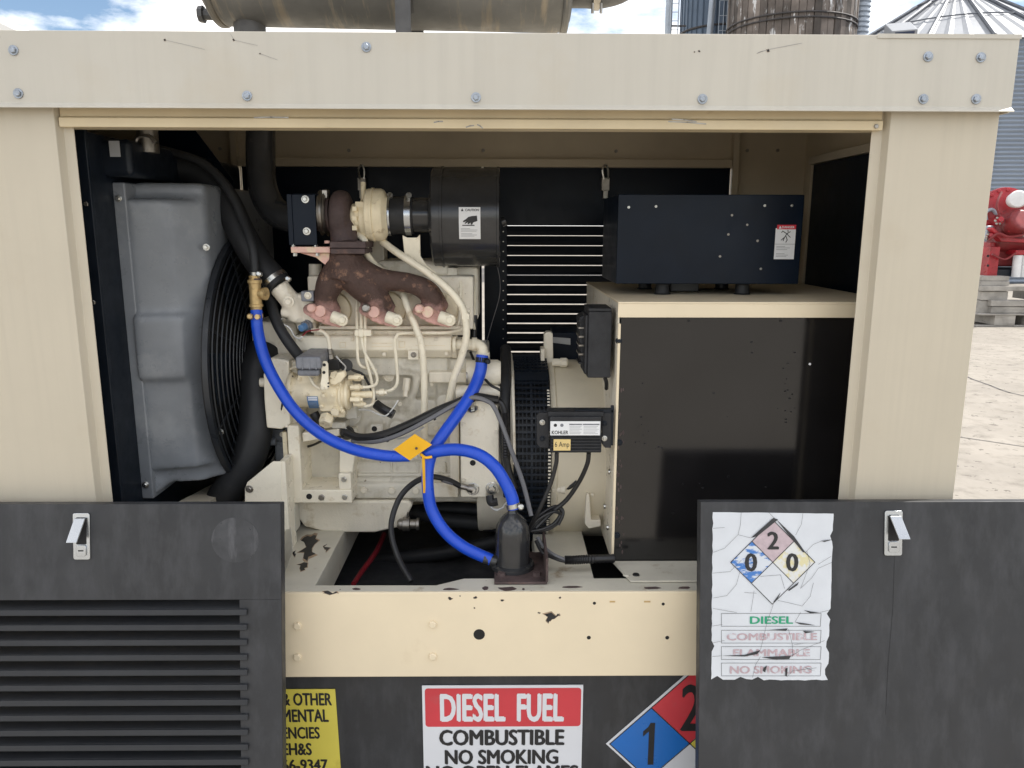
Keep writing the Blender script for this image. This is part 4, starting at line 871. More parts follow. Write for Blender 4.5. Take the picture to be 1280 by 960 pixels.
def hardware():
    for x in (404, 418, 440, 470, 482, 508, 520, 545, 572): bolt(x, 415.8, .352, 2.4, eng, CR, False)
    for x, y in ((376, 424), (376, 441), (440, 424), (480, 443), (545, 424), (558, 442), (410, 443)): bolt(x, y, .331, 2.6, eng, CR)
    for x, y in ((480, 332), (515, 332), (548, 332)): bolt(x, y, .41, 3, eng, CR)
    for x, y in ((405, 352), (448, 358), (515, 372), (575, 362), (585, 388), (505, 400), (440, 408)): bolt(x, y, .372, 3.2, eng, CR, False)
    for x, y, r in ((486, 470, 7), (520, 575, 6), (470, 585, 8), (548, 560, 5)): 
        MB().lathe([(0, r * mpp(x, y, .36)), (.004, r * mpp(x, y, .36)), (.004, r * .8 * mpp(x, y, .36)), (.0015, r * .75 * mpp(x, y, .36))], P(x, y, .372), (0, -1, 0), 22).build('core_plug', 'engine_cream', eng)
    for x, y in ((545, 535), (566, 535), (566, 530), (455, 571), (478, 571), (520, 571), (500, 505), (540, 480), (555, 472), (603, 512), (620, 540), (580, 530), (580, 600), (620, 600)): bolt(x, y, .352 if x < 575 else .262, 2.8, eng, CR, False)
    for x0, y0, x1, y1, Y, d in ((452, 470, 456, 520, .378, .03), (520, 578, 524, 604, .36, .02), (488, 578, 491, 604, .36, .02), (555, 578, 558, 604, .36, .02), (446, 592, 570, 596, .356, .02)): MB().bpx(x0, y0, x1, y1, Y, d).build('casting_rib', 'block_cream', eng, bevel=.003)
    # small looms clipped to the block
    for pts, r, m in (([(404, 446, .31), (420, 449, .32), (440, 462, .34), (455, 470, .345), (470, 500, .34)], 1.6, 'wire_black'), ([(378, 560, .36), (392, 556, .35), (410, 548, .33), (428, 546, .30)], 1.5, 'wire_black'), ([(588, 440, .36), (598, 462, .33), (612, 480, .31), (626, 488, .30)], 1.8, 'wire_black'), ([(366, 470, .27), (356, 490, .275), (352, 520, .29), (362, 545, .29)], 1.2, 'wire_black')):
        MB().tpx(pts, r, 7).build('wire', m, eng)
hardware()

def manifold():
    b = MB()
    b.tpx([(434, 316, .31, 21), (433, 330, .31, 23), (430, 348, .312, 24)], 0, 18, 4)
    b.tpx([(424, 338, .312, 19), (412, 356, .312, 17), (407, 374, .315, 14), (412, 390, .33, 15)], 0, 16, 5)
    b.tpx([(438, 340, .312, 22), (457, 358, .312, 21), (471, 374, .315, 17), (482, 390, .33, 15)], 0, 16, 5)
    b.tpx([(445, 340, .312, 21), (476, 349, .315, 14), (512, 354, .315, 12.5), (535, 365, .315, 14), (548, 388, .33, 15)], 0, 16, 6)
    for x0, y0, x1, y1 in ((391, 385, 428, 400), (459, 385, 496, 400), (525, 386, 562, 400)):
        for k in range(6):
            f = k / 5; x, y = x0 + (x1 - x0) * f, y0 + (y1 - y0) * f; r = 7.5 + 3 * math.sin(f * math.pi)
            b.lathe([(0, r * mpp(x, y, .33)), (.045, r * .92 * mpp(x, y, .33))], P(x, y, .335), (0, -1, 0), 12)
    mf = b.build('exhaust_manifold', 'rust_manifold', eng, remesh=.0030)
    for k, (x0, y0, x1, y1, mx_, my_) in enumerate(((391, 385, 428, 400, 401, 389), (459, 385, 496, 400, 468, 390), (525, 386, 562, 400, 535, 390))):
        o = MB().lathe([(0, 6.0 * mpp(x0, y0, .28)), (.012, 5.6 * mpp(x0, y0, .28)), (.015, 4 * mpp(x0, y0, .28))], P(x0, y0, .292), (-.15, -1, .1), 8).build('bolt', 'dull_steel' if k == 1 else 'pink_paint', mf)
        MB().lathe([(0, 7.5 * mpp(x0, y0, .28)), (.006, 7 * mpp(x0, y0, .28))], P(mx_, my_, .291), (-.1, -1, .1), 18).build('boss', 'pink_paint', mf)
        bb = MB(); bb.tube([P(x1 - 13, y1 - 4.5, .287), P(x1 + 1, y1 + .5, .283)], 7.8 * mpp(x1, y1, .285), 14); bb.lathe([(0, 8 * mpp(x1, y1, .28)), (.012, 7.4 * mpp(x1, y1, .28))], P(x1, y1, .285), (.1, -1, .05), 18); bb.build('clamp_lug', 'line_cream', mf, remesh=.002)
        bolt(x1, y1, .273, 4.6, mf, 'line_cream', False)
        MB().lathe([(0, 23 * mpp(x1, y1, .35)), (.012, 22 * mpp(x1, y1, .35)), (.014, 17 * mpp(x1, y1, .35))], P(x0 + 26, y0 + 2, .372), (0, -1, 0), 28).build('port_ring', 'pump_cream', mf)
    fl = MB().bpx(413, 310.5, 456, 317.5, .262, .105).build('manifold_flange', 'rust_turbo', mf, bevel=.002)
manifold()

def turbo():
    YT = .345; t = MB()
    t.lpx([(414.2, 14), (415.5, 24), (419, 30), (424, 32.5), (430, 32.5), (436, 30), (439.5, 23), (441, 14)], 271, YT, 40)
    t.tpx([(428, 280, .33), (431, 306, .315)], 17, 16)
    th = t.build('turbine_housing', 'rust_turbo', eng, remesh=.0028)
    MB().bpx(412, 302, 457, 310, .258, .11).build('turbine_flange', 'rust_turbo', th, bevel=.002)
    for x in (409, 449): bolt(x, 300.5, .27, 3.4, th, 'pink_paint' if x < 420 else 'rust_turbo', False, ax=(0, 0, 1), at=P(x, 303, .28))
    v = MB().lpx([(400.5, 25), (402, 28), (404, 26), (406.5, 26), (409, 28.5), (411, 26)], 266, YT, 36).build('v_band_clamp', 'dull_steel', th)
    MB().bpx(402, 237, 409, 248, YT - .03, .035).build('clamp_screw', 'dull_steel', v, bevel=.002)
    MB().lpx([(394, 20), (402, 22), (414, 22)], 268, YT, 26).build('outlet_stub', 'rust_turbo', th)
    ch = MB(); ch.lpx([(440, 16), (442, 18), (446, 18), (446.5, 20), (452, 20), (452.5, 23), (459, 23)], 273, YT, 28); ch.bpx(444, 252, 459, 262, .31, .05); ch.bpx(449, 290, 459, 298, .32, .05)
    co = ch.build('bearing_housing', 'pump_cream', eng, bevel=.001)
    for y in (258, 270, 282): MB().bpx(440, y, 446, y + 6, .302, .02).build('bolt', 'pump_cream', co, bevel=.001)
    MB().tube([P(454, 228, .36), P(454, 253, .35)], .006, 10).build('oil_feed', 'pump_cream', co)
    cp = MB().lpx([(458.5, 25), (459.3, 30.5), (461, 31.8), (466, 32), (467, 31), (471, 32), (477, 32), (480.5, 30.5), (483.5, 26), (486, 22.5)], 268.5, YT, 44)
    cpo = cp.build('compressor_housing', 'pump_cream', eng, ang=30); 
    MB().lpx([(465.8, 31.5), (466.1, 33), (468.5, 33), (468.8, 31.5)], 268.5, YT, 44).build('v_band', 'pump_cream', cpo)
    # heat shield box and its pink bracket
    h = MB().bpx(366, 243, 395, 306.5, .285, .004); h.bpx(359.5, 242.5, 365.8, 306.5, .286, .09); h.bpx(366, 242, 395, 243.5, .289, .08)
    ho = h.build('bracket_plate', 'black_box', eng, bevel=.002)
    for x, y in ((381.5, 249), (383.5, 289)): bolt(x, y, .285, 5, ho, 'zinc')
    k = MB().bpx(363.5, 308.5, 412.5, 316, .27, .08); k.ppx([(375, 316.3), (412, 316.3), (412, 324), (406, 331), (395, 322)], .29, .05)
    ko = k.build('support_bracket', 'pink_paint', eng, bevel=.0015)
    for x in (367, 395): MB().tube([P(x, 305, .29), P(x, 308.5, .29)], .0045, 6).build('bolt', 'zinc', ko); MB().tube([P(x + 2, 316.2, .285), P(x + 2, 320, .285)], .0048, 6).build('nut', 'zinc', ko)
turbo()

def thermostat():
    b = MB(); b.tpx([(348, 358, .33, 13), (357, 369, .33, 12.5), (366, 380, .335, 13), (374, 398, .34, 13)], 0, 16, 5); b.bpx(366, 368, 392, 404, .322, .08); b.bpx(358, 384, 378, 402, .33, .06); b.bpx(370, 402, 394, 412, .335, .06); b.tpx([(352, 391, .325), (366, 391, .325)], 6, 12)
    b.tpx([(352, 398, .35), (380, 400, .35)], 5, 10)
    t = b.build('thermostat_housing', CR, eng, remesh=.0032)
    bolt(361, 377, .295, 7, t, CR); MB().bpx(376, 364, 392, 377, .30, .03).build('lift_eye', 'solenoid_grey', t, bevel=.003); bolt(385, 369.5, .30, 4.6, t, 'engine_cream')
    MB().lathe([(0, .015), (.006, .015), (.007, .0125), (.012, .0125)], P(385, 406, .33), (-.5, -1, -.25), 20).build('sensor_collar', 'solenoid_grey', t); MB().lathe([(.012, .009), (.026, .0085), (.028, .006)], P(385, 406, .33), (-.5, -1, -.25), 14).build('sensor', 'label_blue', t)
    MB().tube([P(394, 330, .42), P(394, 348, .42)], .0155, 20).build('water_tube', CR, t); MB().tube(spl([P(389, 356, .40), P(389, 349, .39), P(394, 347, .39), P(397, 351, .39)]), .0028, 8).build('hook', 'engine_cream', t)
    for pts in ([(352, 398, .31), (352, 404, .305), (362, 410, .30), (368, 420, .30), (374, 423, .30), (379, 420, .30)], [(353, 405, .30), (357, 412, .30), (361, 425, .295), (366, 434, .29)]): MB().tpx(pts, 1.0, 6).build('wire', 'wire_white', t)
    MB().tpx([(378, 420, .30), (385, 414, .30), (400, 412, .31)], .9, 6).build('wire', 'wire_red', t)
thermostat()

def injection_pump():
    YP = .285; pc = 'pump_cream'
    b = MB(); b.lpx([(362, 24), (368, 25), (370, 20), (374, 19), (384, 19), (398, 20), (424, 21), (426, 17), (430, 17)], 490, YP, 32); b.bpx(372, 466, 397, 484, .262, .06); b.bpx(398, 478, 428, 515, .255, .05); b.bpx(416, 512, 431, 522, .27, .04)
    p = b.build('injection_pump', pc, eng, remesh=.0030)
    MB().lpx([(425, 19), (427, 21), (429, 21), (430, 18.5), (433, 18.5), (434, 20.5), (437, 20.5), (439, 17), (440, 12)], 492, YP, 30).build('distributor_head', pc, p)
    MB().lpx([(440, 4.6), (466, 4.6)], 493, .265, 12).build('return_stub', pc, p)
    cq = P(390, 490, YP); rq = 20.6 * mpp(390, 490, YP)
    Bq = Basis((0, YP - rq, cq.z), (1, 0, 0), (0, 0, -1), (0, -1, 0), bend=lambda u, v, n: V(u, YP - (rq + n) * math.cos(v / rq), cq.z - (rq + n) * math.sin(v / rq)))
    ua, ub = P(383.5, 492, YP - rq).x, P(397, 492, YP - rq).x; lbm = MB()
    for k in range(9):
        for u in (ua, ub): lbm.v.append(Bq.pt(u, .002 + .038 * k / 8, .0012))
    lbm.f = [(2 * k, 2 * k + 2, 2 * k + 3, 2 * k + 1) for k in range(8)]; lb = lbm.build('data_label', 'label_blue', p)
    Bq.lines([[(ua + .004, .005), (ua + .010, .005)], [(ua + .013, .005), (ub - .003, .005)], [(ua + .004, .010), (ub - .003, .010)]], .0035, .0016, 'print', 'label_white', lb, px=False); Bq.lines([[(ua + .004, .016 + k * .004), (ub - .004, .016 + k * .004)] for k in range(5)], .0009, .0016, 'print', 'label_grey', lb, px=False)
    s = MB().bpx(369, 446, 401, 462, .205, .15); s.bpx(371, 462, 399, 470.5, .214, .13); so_ = s.build('shutoff_solenoid', 'solenoid_grey', p, bevel=.006, seg=3)
    for x in (377, 386, 394): MB().bpx(x, 448, x + 1.4, 462, .2035, .004).build('rib', 'solenoid_grey', so_)
    Bp = Basis((0, 0, so_.location.z), (1, 0, 0), (0, -1, 0), (0, 0, 1))
    lv = MB().ppx([(401.5, 455), (404, 451.5), (408, 451.5), (410, 455), (410.5, 476), (412, 484), (408, 487), (402, 487), (400.5, 480), (402, 470)], .222, .005).build('lever', 'line_cream', p, bevel=.001)
    for x, y in ((405.5, 456), (405, 465.5), (410.5, 479), (410.5, 483)): disc(x, y, .222, 1.9 if y < 470 else 1.1, lv)
    bolt(404, 484.5, .222, 3.4, lv, 'line_cream')
    br = MB(); br.ppx([(411, 474), (418, 472), (421, 466), (430, 464), (432, 470), (426, 478), (418, 482), (412, 480)], .235, .02); br.build('lever_bracket', pc, p, bevel=.003)
    for x, y, r in ((405, 494, 4), (416.5, 494, 3.4)): bolt(x, y, .245, r, p, pc)
    nb = MB(); nb.lathe([(0, .017), (.020, .0175), (.024, .014)], P(409.5, 521, .262), (-.1, -.75, -.55), 6); nb.build('banjo_nut', pc, p, bevel=.001)
    MB().lathe([(0, .0095), (.014, .0095)], P(420, 512, .255), (0, -1, -.2), 14).build('plug', pc, p)
    for (x, y, Yf, ln) in ((436, 472, .27, 15), (438, 484, .255, 12), (438, 499.5, .25, 12), (442, 505, .262, 12)):
        f = MB().lpx([(x, 3.4), (x + ln * .45, 3.4), (x + ln * .46, 4.4), (x + ln, 4.4), (x + ln + .3, 3), (x + ln + 3.5, 2.4)], y, Yf, 6); f.build('line_fitting', pc, p)
    for x, y, Y, r in ((374, 474, .258, 2.4), (392, 474, .258, 2.4), (376, 500, .262, 2.6), (372, 512, .27, 3.2), (422, 484, .25, 2.6), (428, 514, .26, 3), (402, 508, .25, 2.6), (366, 478, .275, 3), (366, 503, .275, 3)): bolt(x, y, Y, r, p, pc)
    MB().lathe([(0, .013), (.006, .013), (.007, .010), (.018, .010), (.019, .012), (.026, .012)], P(417, 476, .26), (.3, -.7, .6), 6).build('bleed_fitting', pc, p)
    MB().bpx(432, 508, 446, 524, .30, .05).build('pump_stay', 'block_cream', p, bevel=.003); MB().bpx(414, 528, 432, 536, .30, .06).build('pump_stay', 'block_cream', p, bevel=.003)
    MB().tpx([(362, 462, .30), (374, 458, .27), (384, 466, .25), (392, 480, .24), (400, 486, .24)], 1.7, 8).build('leak_off_line', 'line_cream', p)
    # black connectors behind
    c = MB().bpx(406, 450, 424, 463, .275, .03); c.bpx(400, 441, 412, 452, .29, .03); c.build('connector', 'wire_black', p, bevel=.002)
    MB().lathe([(0, .015), (.02, .015)], P(432, 456, .33), (.3, -1, .1), 18).build('connector_cap', 'wire_black', p)
    MB().tpx([(392, 516, .28), (396, 524, .28), (400, 540, .29)], 6, 10).build('drain_hose', 'wire_black', p)
    # supply line into the connector
    MB().tpx([(390, 413, .32), (402, 414, .31), (410, 422, .30), (412.5, 438, .285)], 2.6, 10).build('supply_line', 'line_cream', p)
    MB().lathe([(0, .006), (.012, .006), (.013, .008), (.024, .008)], P(412, 436, .285), (.1, .0, -1), 6).build('supply_nut', 'dull_steel', p)
    MB().tpx([(420, 445, .28), (426, 452, .28), (432, 459, .29), (428, 467, .29)], 1.0, 6).build('wire', 'wire_white', p)
injection_pump()

def fuel_lines():
    L_ = [([(446, 374, .345), (446, 400, .318), (446.5, 420, .305), (447, 445, .30), (450, 456, .30), (458, 460, .305), (470, 462, .33)], 1.9),
          ([(451.5, 376, .345), (451.5, 400, .318), (452, 420, .305), (455, 438, .298), (464, 455, .295), (471, 470, .285), (470, 480, .27), (462, 483.5, .258), (450, 484, .256)], 1.9),
          ([(456.5, 378, .345), (456.5, 402, .318), (456.5, 422, .305), (457.5, 448, .298), (463, 470, .29), (467, 492, .265), (466, 504, .262), (458, 507.5, .262), (450, 505.5, .262)], 1.9),
          ([(587, 408, .335), (560, 415.5, .315), (505, 416.5, .312), (496, 420, .31), (493.5, 430, .31), (496, 455, .31), (496.5, 478, .305), (490, 487, .29), (478, 490, .28)], 2.1),
          ([(474, 362, .40), (500, 346, .42), (545, 346, .40), (568, 347, .385), (575, 352, .375), (575.5, 372, .365), (574, 400, .35), (570, 410, .345)], 2.0),
          ([(575, 350, .45), (584, 351, .44), (592, 357, .43), (593.5, 370, .42), (593, 412, .40)], 1.7)]
    for pts, r in L_: MB().tpx(pts, r, 8, 7).build('fuel_line', 'line_cream', eng)
    MB().tpx([(593.5, 394, .41), (592.5, 424, .40)], 3.2, 10).build('line_sleeve', 'wire_black', eng)
    c = MB().bpx(443, 412.5, 464, 420.5, .296, .016); c.bpx(448, 411.5, 454, 421.5, .294, .018); c.build('line_clamp', 'line_cream', eng, bevel=.002)
    MB().lpx([(470, 3), (474, 3), (474.2, 4.6), (480, 4.6), (480.3, 3.2), (484, 3.2)], 490.5, .275, 6).build('line_nut', 'line_cream', eng)
    # fat pipes
    MB().tpx([(448, 293, .33), (456, 301, .315), (459, 318, .33), (472, 334, .35), (488, 343, .36)], 4.2, 12).build('oil_return_pipe', 'line_cream', eng)
    MB().tpx([(504, 368, .345), (511, 388, .315), (522, 415, .298), (527, 432, .293), (530, 470, .298), (530.5, 520, .31), (530.5, 560, .33)], 4.3, 14, 7).build('dipstick_tube', 'line_cream', eng)
    MB().tpx([(478, 302, .36), (497, 316, .33), (528, 336, .30), (556, 357, .285), (573, 376, .28), (581, 394, .28), (583, 420, .28), (577, 446, .285), (567, 474, .295), (561, 502, .31)], 4.6, 14, 7).build('breather_pipe', 'line_cream', eng)
    MB().bpx(577, 392, 587, 400, .272, .018).build('pipe_clamp', 'line_cream', eng, bevel=.002)
    # water outlet elbow to the blue hose
    e = MB(); e.lpx([(566, 9), (569, 10.5), (570, 10.5), (571, 6.5), (577, 6.5), (577.5, 8), (580, 8), (581, 6)], 431, .325, 14); e.tpx([(580, 431, .325), (590, 430.5, .325), (597, 431, .32), (602, 435, .315), (603.5, 443, .312)], 7, 14); e.lathe([(0, .0165), (.012, .0165)], P(590, 430.5, .325), (1, 0, 0), 16); e.lathe([(0, .0165), (.011, .0165)], P(603.5, 446, .312), (0, 0, 1), 16)
    e.build('outlet_elbow', 'line_cream', eng, ang=45)
fuel_lines()

# ================================================================== AIR CLEANER
def air_cleaner():
    Ya = .43; R0 = 60.5 * mpp(582, 272, Ya); c = P(582, 272, Ya); x0, x1 = P(541, 272, Ya).x, P(625, 272, Ya).x
    t = thing('air_cleaner', 'black steel air cleaner canister with a caution label', 'air cleaner', (c.x, Ya, c.z - R0))
    MB().lathe([(0, R0 * .5), (.002, R0 * .96), (.006, R0), (.024, R0), (.025, R0 + .003), (.030, R0 + .003), (.031, R0 - .001), (x1 - x0 - .008, R0 - .001), (x1 - x0 - .007, R0 + .002), (x1 - x0 - .002, R0 + .002), (x1 - x0, R0 * .94)], (x0, Ya, c.z), (1, 0, 0), 72).build('canister', 'black_canister', t)
    for k, f in enumerate((.2, .8)):
        pass
    MB().tpx([(627, 278, .42), (632, 276, .42)], 6, 10).build('wing_nut', 'black_canister', t)
    # intake tube and rubber coupling to the turbo
    MB().lpx([(508, 21), (536, 21), (538, 28), (541, 30)], 269, .36, 32).build('intake_tube', 'black_canister', t)
    MB().lpx([(485, 22), (490, 24), (500, 23), (510, 23.5), (517, 23)], 269, .355, 32).build('rubber_coupling', 'rubber', t)
    for x, w_ in ((484, 5.5), (507.5, 7.5)):
        cl = MB().lpx([(x, 24.0), (x, 25.2), (x + w_, 25.4), (x + w_, 24.0)], 269, .355, 36).build('clamp', 'chrome', t)
        MB().lathe([(0, .007), (.012, .007)], P(x + 3, 246, .33), (.2, -1, .3), 8).build('screw', 'zinc', cl)
    bk = MB().ppx([(503, 294), (509, 297), (521, 297), (525, 293), (525.5, 320), (533, 331), (546, 341), (540, 345), (521, 330), (506, 322)], .33, .004).build('bracket', 'line_cream', t, bevel=.001)
    for x0_, x1_, y0_, y1_ in ((545, 571, 335, 346),): MB().bpx(x0_, y0_, x1_, y1_, .42, .05).build('bracket_foot', CR, t)
    # label bent round the canister
    u0 = P(573.5, 272, Ya - R0).x; u1 = P(600.5, 272, Ya - R0).x
    B = Basis((0, Ya - R0, c.z), (1, 0, 0), (0, 0, -1), (0, -1, 0), bend=lambda u, v, n: V(u, Ya - (R0 + n) * math.cos(v / R0), c.z - (R0 + n) * math.sin(v / R0)))
    va, vb = c.z - P(586, 259, Ya - R0).z, c.z - P(586, 299.5, Ya - R0).z
    l = thing('caution_label', 'small white caution label with a hand symbol on the air cleaner', 'label', B.pt((u0 + u1) / 2, vb, 0))
    g_ = MB(); n = 10
    for k in range(n + 1):
        for u in (u0, u1): g_.v.append(B.pt(u, va + (vb - va) * k / n, .0012))
    g_.f = [(2 * k, 2 * k + 2, 2 * k + 3, 2 * k + 1) for k in range(n)]; g_.build('plate', 'label_white', l)
    W, H = u1 - u0, vb - va; q = lambda a, b: (u0 + W * a, va + H * b)
    B.text('CAUTION', *q(.30, .05), *q(.93, .125), .0018, 'label_ink', l, .02)
    B.poly([q(.1, .125), q(.16, .035), q(.22, .125)], .0012, .0018, 'triangle', 'label_ink', l)
    B.poly([q(*p) for p in ((.18, .43), (.34, .36), (.44, .30), (.62, .27), (.84, .26), (.86, .42), (.66, .47), (.62, .53), (.55, .53), (.54, .47), (.46, .52), (.40, .52), (.42, .46), (.30, .51), (.26, .49), (.36, .43), (.22, .46))], .0012, .0018, 'hand_symbol', 'label_ink', l)
    B.lines([[q(.18, .555), q(.7, .555)]], .0022, .0018, 'bar', 'label_ink', l, px=False)
    B.lines([[q(.1, a), q(b, a)] for a, b in ((.66, .5), (.70, .85), (.74, .8), (.82, .6), (.86, .82), (.90, .7))], .0011, .0018, 'small_print', 'label_grey', l, px=False)
air_cleaner()

# ================================================================== ALTERNATOR AND GUARD
def alternator():
    t = thing('alternator', 'cream alternator barrel with a black slotted guard beside the engine', 'alternator', (P(700, 560, .4).x, YC, ZC - .24))
    xa, xb = P(690, 540, .27).x, .80
    MB().lathe([(0, .236), (.012, .240), (.016, .236), (xb - xa, .236)], (xa, YC, ZC), (1, 0, 0), 72).build('barrel', 'alternator_cream', t)
    x0, x1 = P(643, 540, .25).x, P(689, 540, .25).x; rg = .247
    MB().lathe([(0, rg - .01), (x1 - x0, rg - .01)], (x0, YC, ZC), (1, 0, 0), 60).build('rotor_core', 'void_black', t)
    MB().lathe([(0, rg + .004), (.006, rg + .006), (.008, rg + .002)], (x0 - .010, YC, ZC), (1, 0, 0), 72).build('end_ring', CR, t)
    # guard: hoops and slotted cross bars
    gb = MB(); N_ = 92
    def seg(a0, a1, xx0, xx1, r0, r1): gb.add([(x, YC - r * math.cos(a), ZC + r * math.sin(a)) for r in (r0, r1) for a in (a0, a1) for x in (xx0, xx1)], [(0, 1, 3, 2), (4, 6, 7, 5), (0, 4, 5, 1), (2, 3, 7, 6), (0, 2, 6, 4), (1, 5, 7, 3)])
    for f in (0, .11, .22, .33, .45, .58, .70, .82, .94):
        for k in range(N_): seg(2 * math.pi * k / N_, 2 * math.pi * (k + 1) / N_, x0 + (x1 - x0) * f, x0 + (x1 - x0) * (f + (.03 if f != .45 else .07)), rg - .002, rg + .001)
    for k in range(N_): seg(2 * math.pi * k / N_, 2 * math.pi * (k + .34) / N_, x0, x1, rg - .002, rg + .0022)
    gd = gb.build('slotted_guard', 'black_metal', t, smooth=False); gd['kind'] = 'stuff'
    for a0 in (.02, 1.0, 2.2, -1.2): 
        s = MB(); 
        for k in range(5): s.add(*[[(x, YC - r * math.cos(a0 + aa), ZC + r * math.sin(a0 + aa)) for r in (rg, rg + .0035) for aa in (k * .025, (k + 1) * .025) for x in (x0, x1)], [(0, 1, 3, 2), (4, 6, 7, 5), (0, 4, 5, 1), (2, 3, 7, 6), (0, 2, 6, 4), (1, 5, 7, 3)]])
        if a0 > .9: s.build('guard_strap', 'black_metal', t)
    tt_ = MB()
    for k in range(60):
        a = -1.15 + k * .034; c_ = V(x1 - .006, YC - (rg + .0025) * math.cos(a), ZC + (rg + .0025) * math.sin(a)); tt_.obox(c_, (.0065, 0, 0), (0, .004 * math.sin(a), .004 * math.cos(a)), (0, .002, 0))
    te = tt_.build('stator_teeth', CR, t, smooth=False); te['kind'] = 'stuff'
    # black band beside it, lifting lug, terminal box
    bd = MB().tpx([(632, 436, .46), (632, 470, .36), (631, 505, .30), (632, 560, .262), (636, 620, .27)], 7, 12).build('edge_seal', 'rubber', t)
    MB().tpx([(640, 452, .46), (641, 478, .34), (642, 520, .262), (643, 580, .245)], 2, 8).build('ring_edge', CR, t)
    lg = MB().ppx([(680, 418), (683, 415), (689, 415), (691, 418), (692, 470), (680, 470)], .47, .03).build('lifting_lug', CR, t, bevel=.002)
    MB().bpx(676, 436, 681, 452, .45, .05).build('lug_rib', CR, t, bevel=.002)
    MB().lpx([(690, 5), (700, 5), (701, 6), (708, 6), (710, 4)], 453, .44, 8).build('conduit_fitting', CR, t)
    tb = MB().bpx(691, 416, 745, 456, .55, .12).build('terminal_box', 'black_box', t, bevel=.002)
    Bx = front(.55); Bx.ppx([(688.5, 421), (713, 423), (713, 431), (688.5, 428)], 0, .0008, 'sticker', 'label_grey', tb); Bx.tpx('SERIAL', 691, 423, 701, 425.5, .0012, 'label_ink', tb) if False else None
    MB().lpx([(690, 5.5), (700, 5.5), (700.5, 6.5), (706, 6.5), (707, 5)], 611, .275, 10).build('cable_gland', CR, t)
    MB().tpx([(706, 611, .275), (713, 608, .27), (722, 602, .265)], 3.2, 8).build('pigtail', 'wire_black', t)
    ft = MB().ppx([(733, 617), (737, 617), (739, 650), (751, 650), (751, 658), (736, 661), (731, 655)], .26, .05); ft.ppx([(738, 618), (741, 616), (743, 619), (741, 622)], .258, .004); ft.build('foot', CR, t, bevel=.002)
    for x, y in ((705, 475), (700, 485), (734, 498), (712, 470)): pass
alternator()

# ================================================================== CONTROL CABINET, CONTROLLER, JUNCTION BOX, CHARGER
XC0 = P(767.8, 560, .145).x; ZL = P(900, 377, .145).z; ZLb = P(900, 396.5, .145).z; ZCb = P(850, 700, .145).z
def cabinet():
    t = thing('control_cabinet', 'cream cabinet with a glossy black front panel at the right of the opening', 'cabinet', (.53, .45, ZCb))
    X1 = .862
    lid = MB().prism([(XC0 - .002, .136, ZL), (X1, .136, ZL), (X1, .78, ZL), (XC0 - .002, .78, ZL)], (0, 0, -.004)); lid.box(XC0 - .002, X1, .136, .1395, ZLb, ZL - .0042)
    lo = lid.build('lid', 'rail_cream', t, bevel=.001)
    MB().box(XC0, XC0 + .004, .1485, .78, ZCb, ZL - .0045).build('left_side', CR, t, bevel=.0008)
    MB().box(XC0 + .0002, XC0 + .006, .1415, .148, ZCb, ZLb - .014).build('front_edge', 'rail_cream', t, bevel=.0008)
    pn = MB().box(XC0 + .0065, X1, .145, .1475, ZCb, ZLb - .0005).build('front_panel', 'black_panel', t, bevel=.0006)
    MB().box(X1 - .003, X1, .148, .78, ZCb, ZL - .0045).build('right_side', CR, t)
    MB().box(XC0 + .0045, X1 - .0035, .776, .78, ZCb, ZL - .0045).build('back_side', CR, t)
    for x, y in ((773.5, 426), (774, 553), (771, 669)): bolt(x, y, .145, 4.2, pn, 'black_metal')
    for x, y, r in ((861, 401, 1.6), (976, 401, 1.6)): disc(x, y, .145, r, pn)
    disc(1012, 455, .145, 1.6, pn, 'label_white', 'chip', n=6)
    Bc = front(.1449); rnd = random.Random(5)
    for k in range(46):
        x = rnd.gauss(774, 2.5); y = rnd.uniform(480, 690); r = rnd.uniform(.6, 2)
        if x > 769: Bc.ppx([(x + r * .6 * math.cos(a), y + r * 1.6 * math.sin(a)) for a in (0, 1.2, 2.4, 3.6, 5)], 0, .0004, 'rust_spot', 'rust_turbo', pn)
    for k in range(40):
        x, y = rnd.choice(((rnd.gauss(983, 6), rnd.gauss(490, 26)), (rnd.uniform(780, 1040), rnd.uniform(400, 690)), (rnd.uniform(780, 830), rnd.gauss(545, 12)))); r = rnd.uniform(.5, 1.6)
        Bc.ppx([(x + r * 1.3 * math.cos(a), y + r * .8 * math.sin(a)) for a in (0, 1.2, 2.4, 3.6, 5)], 0, .0004, 'dirt_spot', 'void_black', pn)
    # mounting ledge on the rail
    ld_ = MB().prism([V(XC0 + .002, .142, ZT + .0005), V(XC0 + .028, .040, ZT + .0005), V(X1, .040, ZT + .0005), V(X1, .142, ZT + .0005)], (0, 0, .004)).build('ledge', 'rail_grey', t, bevel=.0008)
    MB().prism([V(XC0 + .002, .142, ZT + .005), V(XC0 + .002, .147, ZT + .005), V(X1, .147, ZT + .005), V(X1, .142, ZT + .005)], (0, 0, ZCb - ZT - .0052)).build('ledge_upstand', 'rail_grey', t) if ZCb > ZT + .008 else None
    for x, m in ((783, 'rail_grey'), (795, 'void_black')):
        p = PZ(x, 719, ZT + .004); MB().lathe([(0, .008), (.003, .007)], p, (0, 0, 1), 12).build('slot_bolt', m, t)
    for x, y in ((753, 640), (760, 655), (756, 586)): 
        p = V(XC0 - .0005, .26 if x == 753 else .2, P(x, y, .22).z); MB().lathe([(0, .007), (.004, .006)], p, (-1, 0, 0), 10).build('rivet', 'zinc', t)
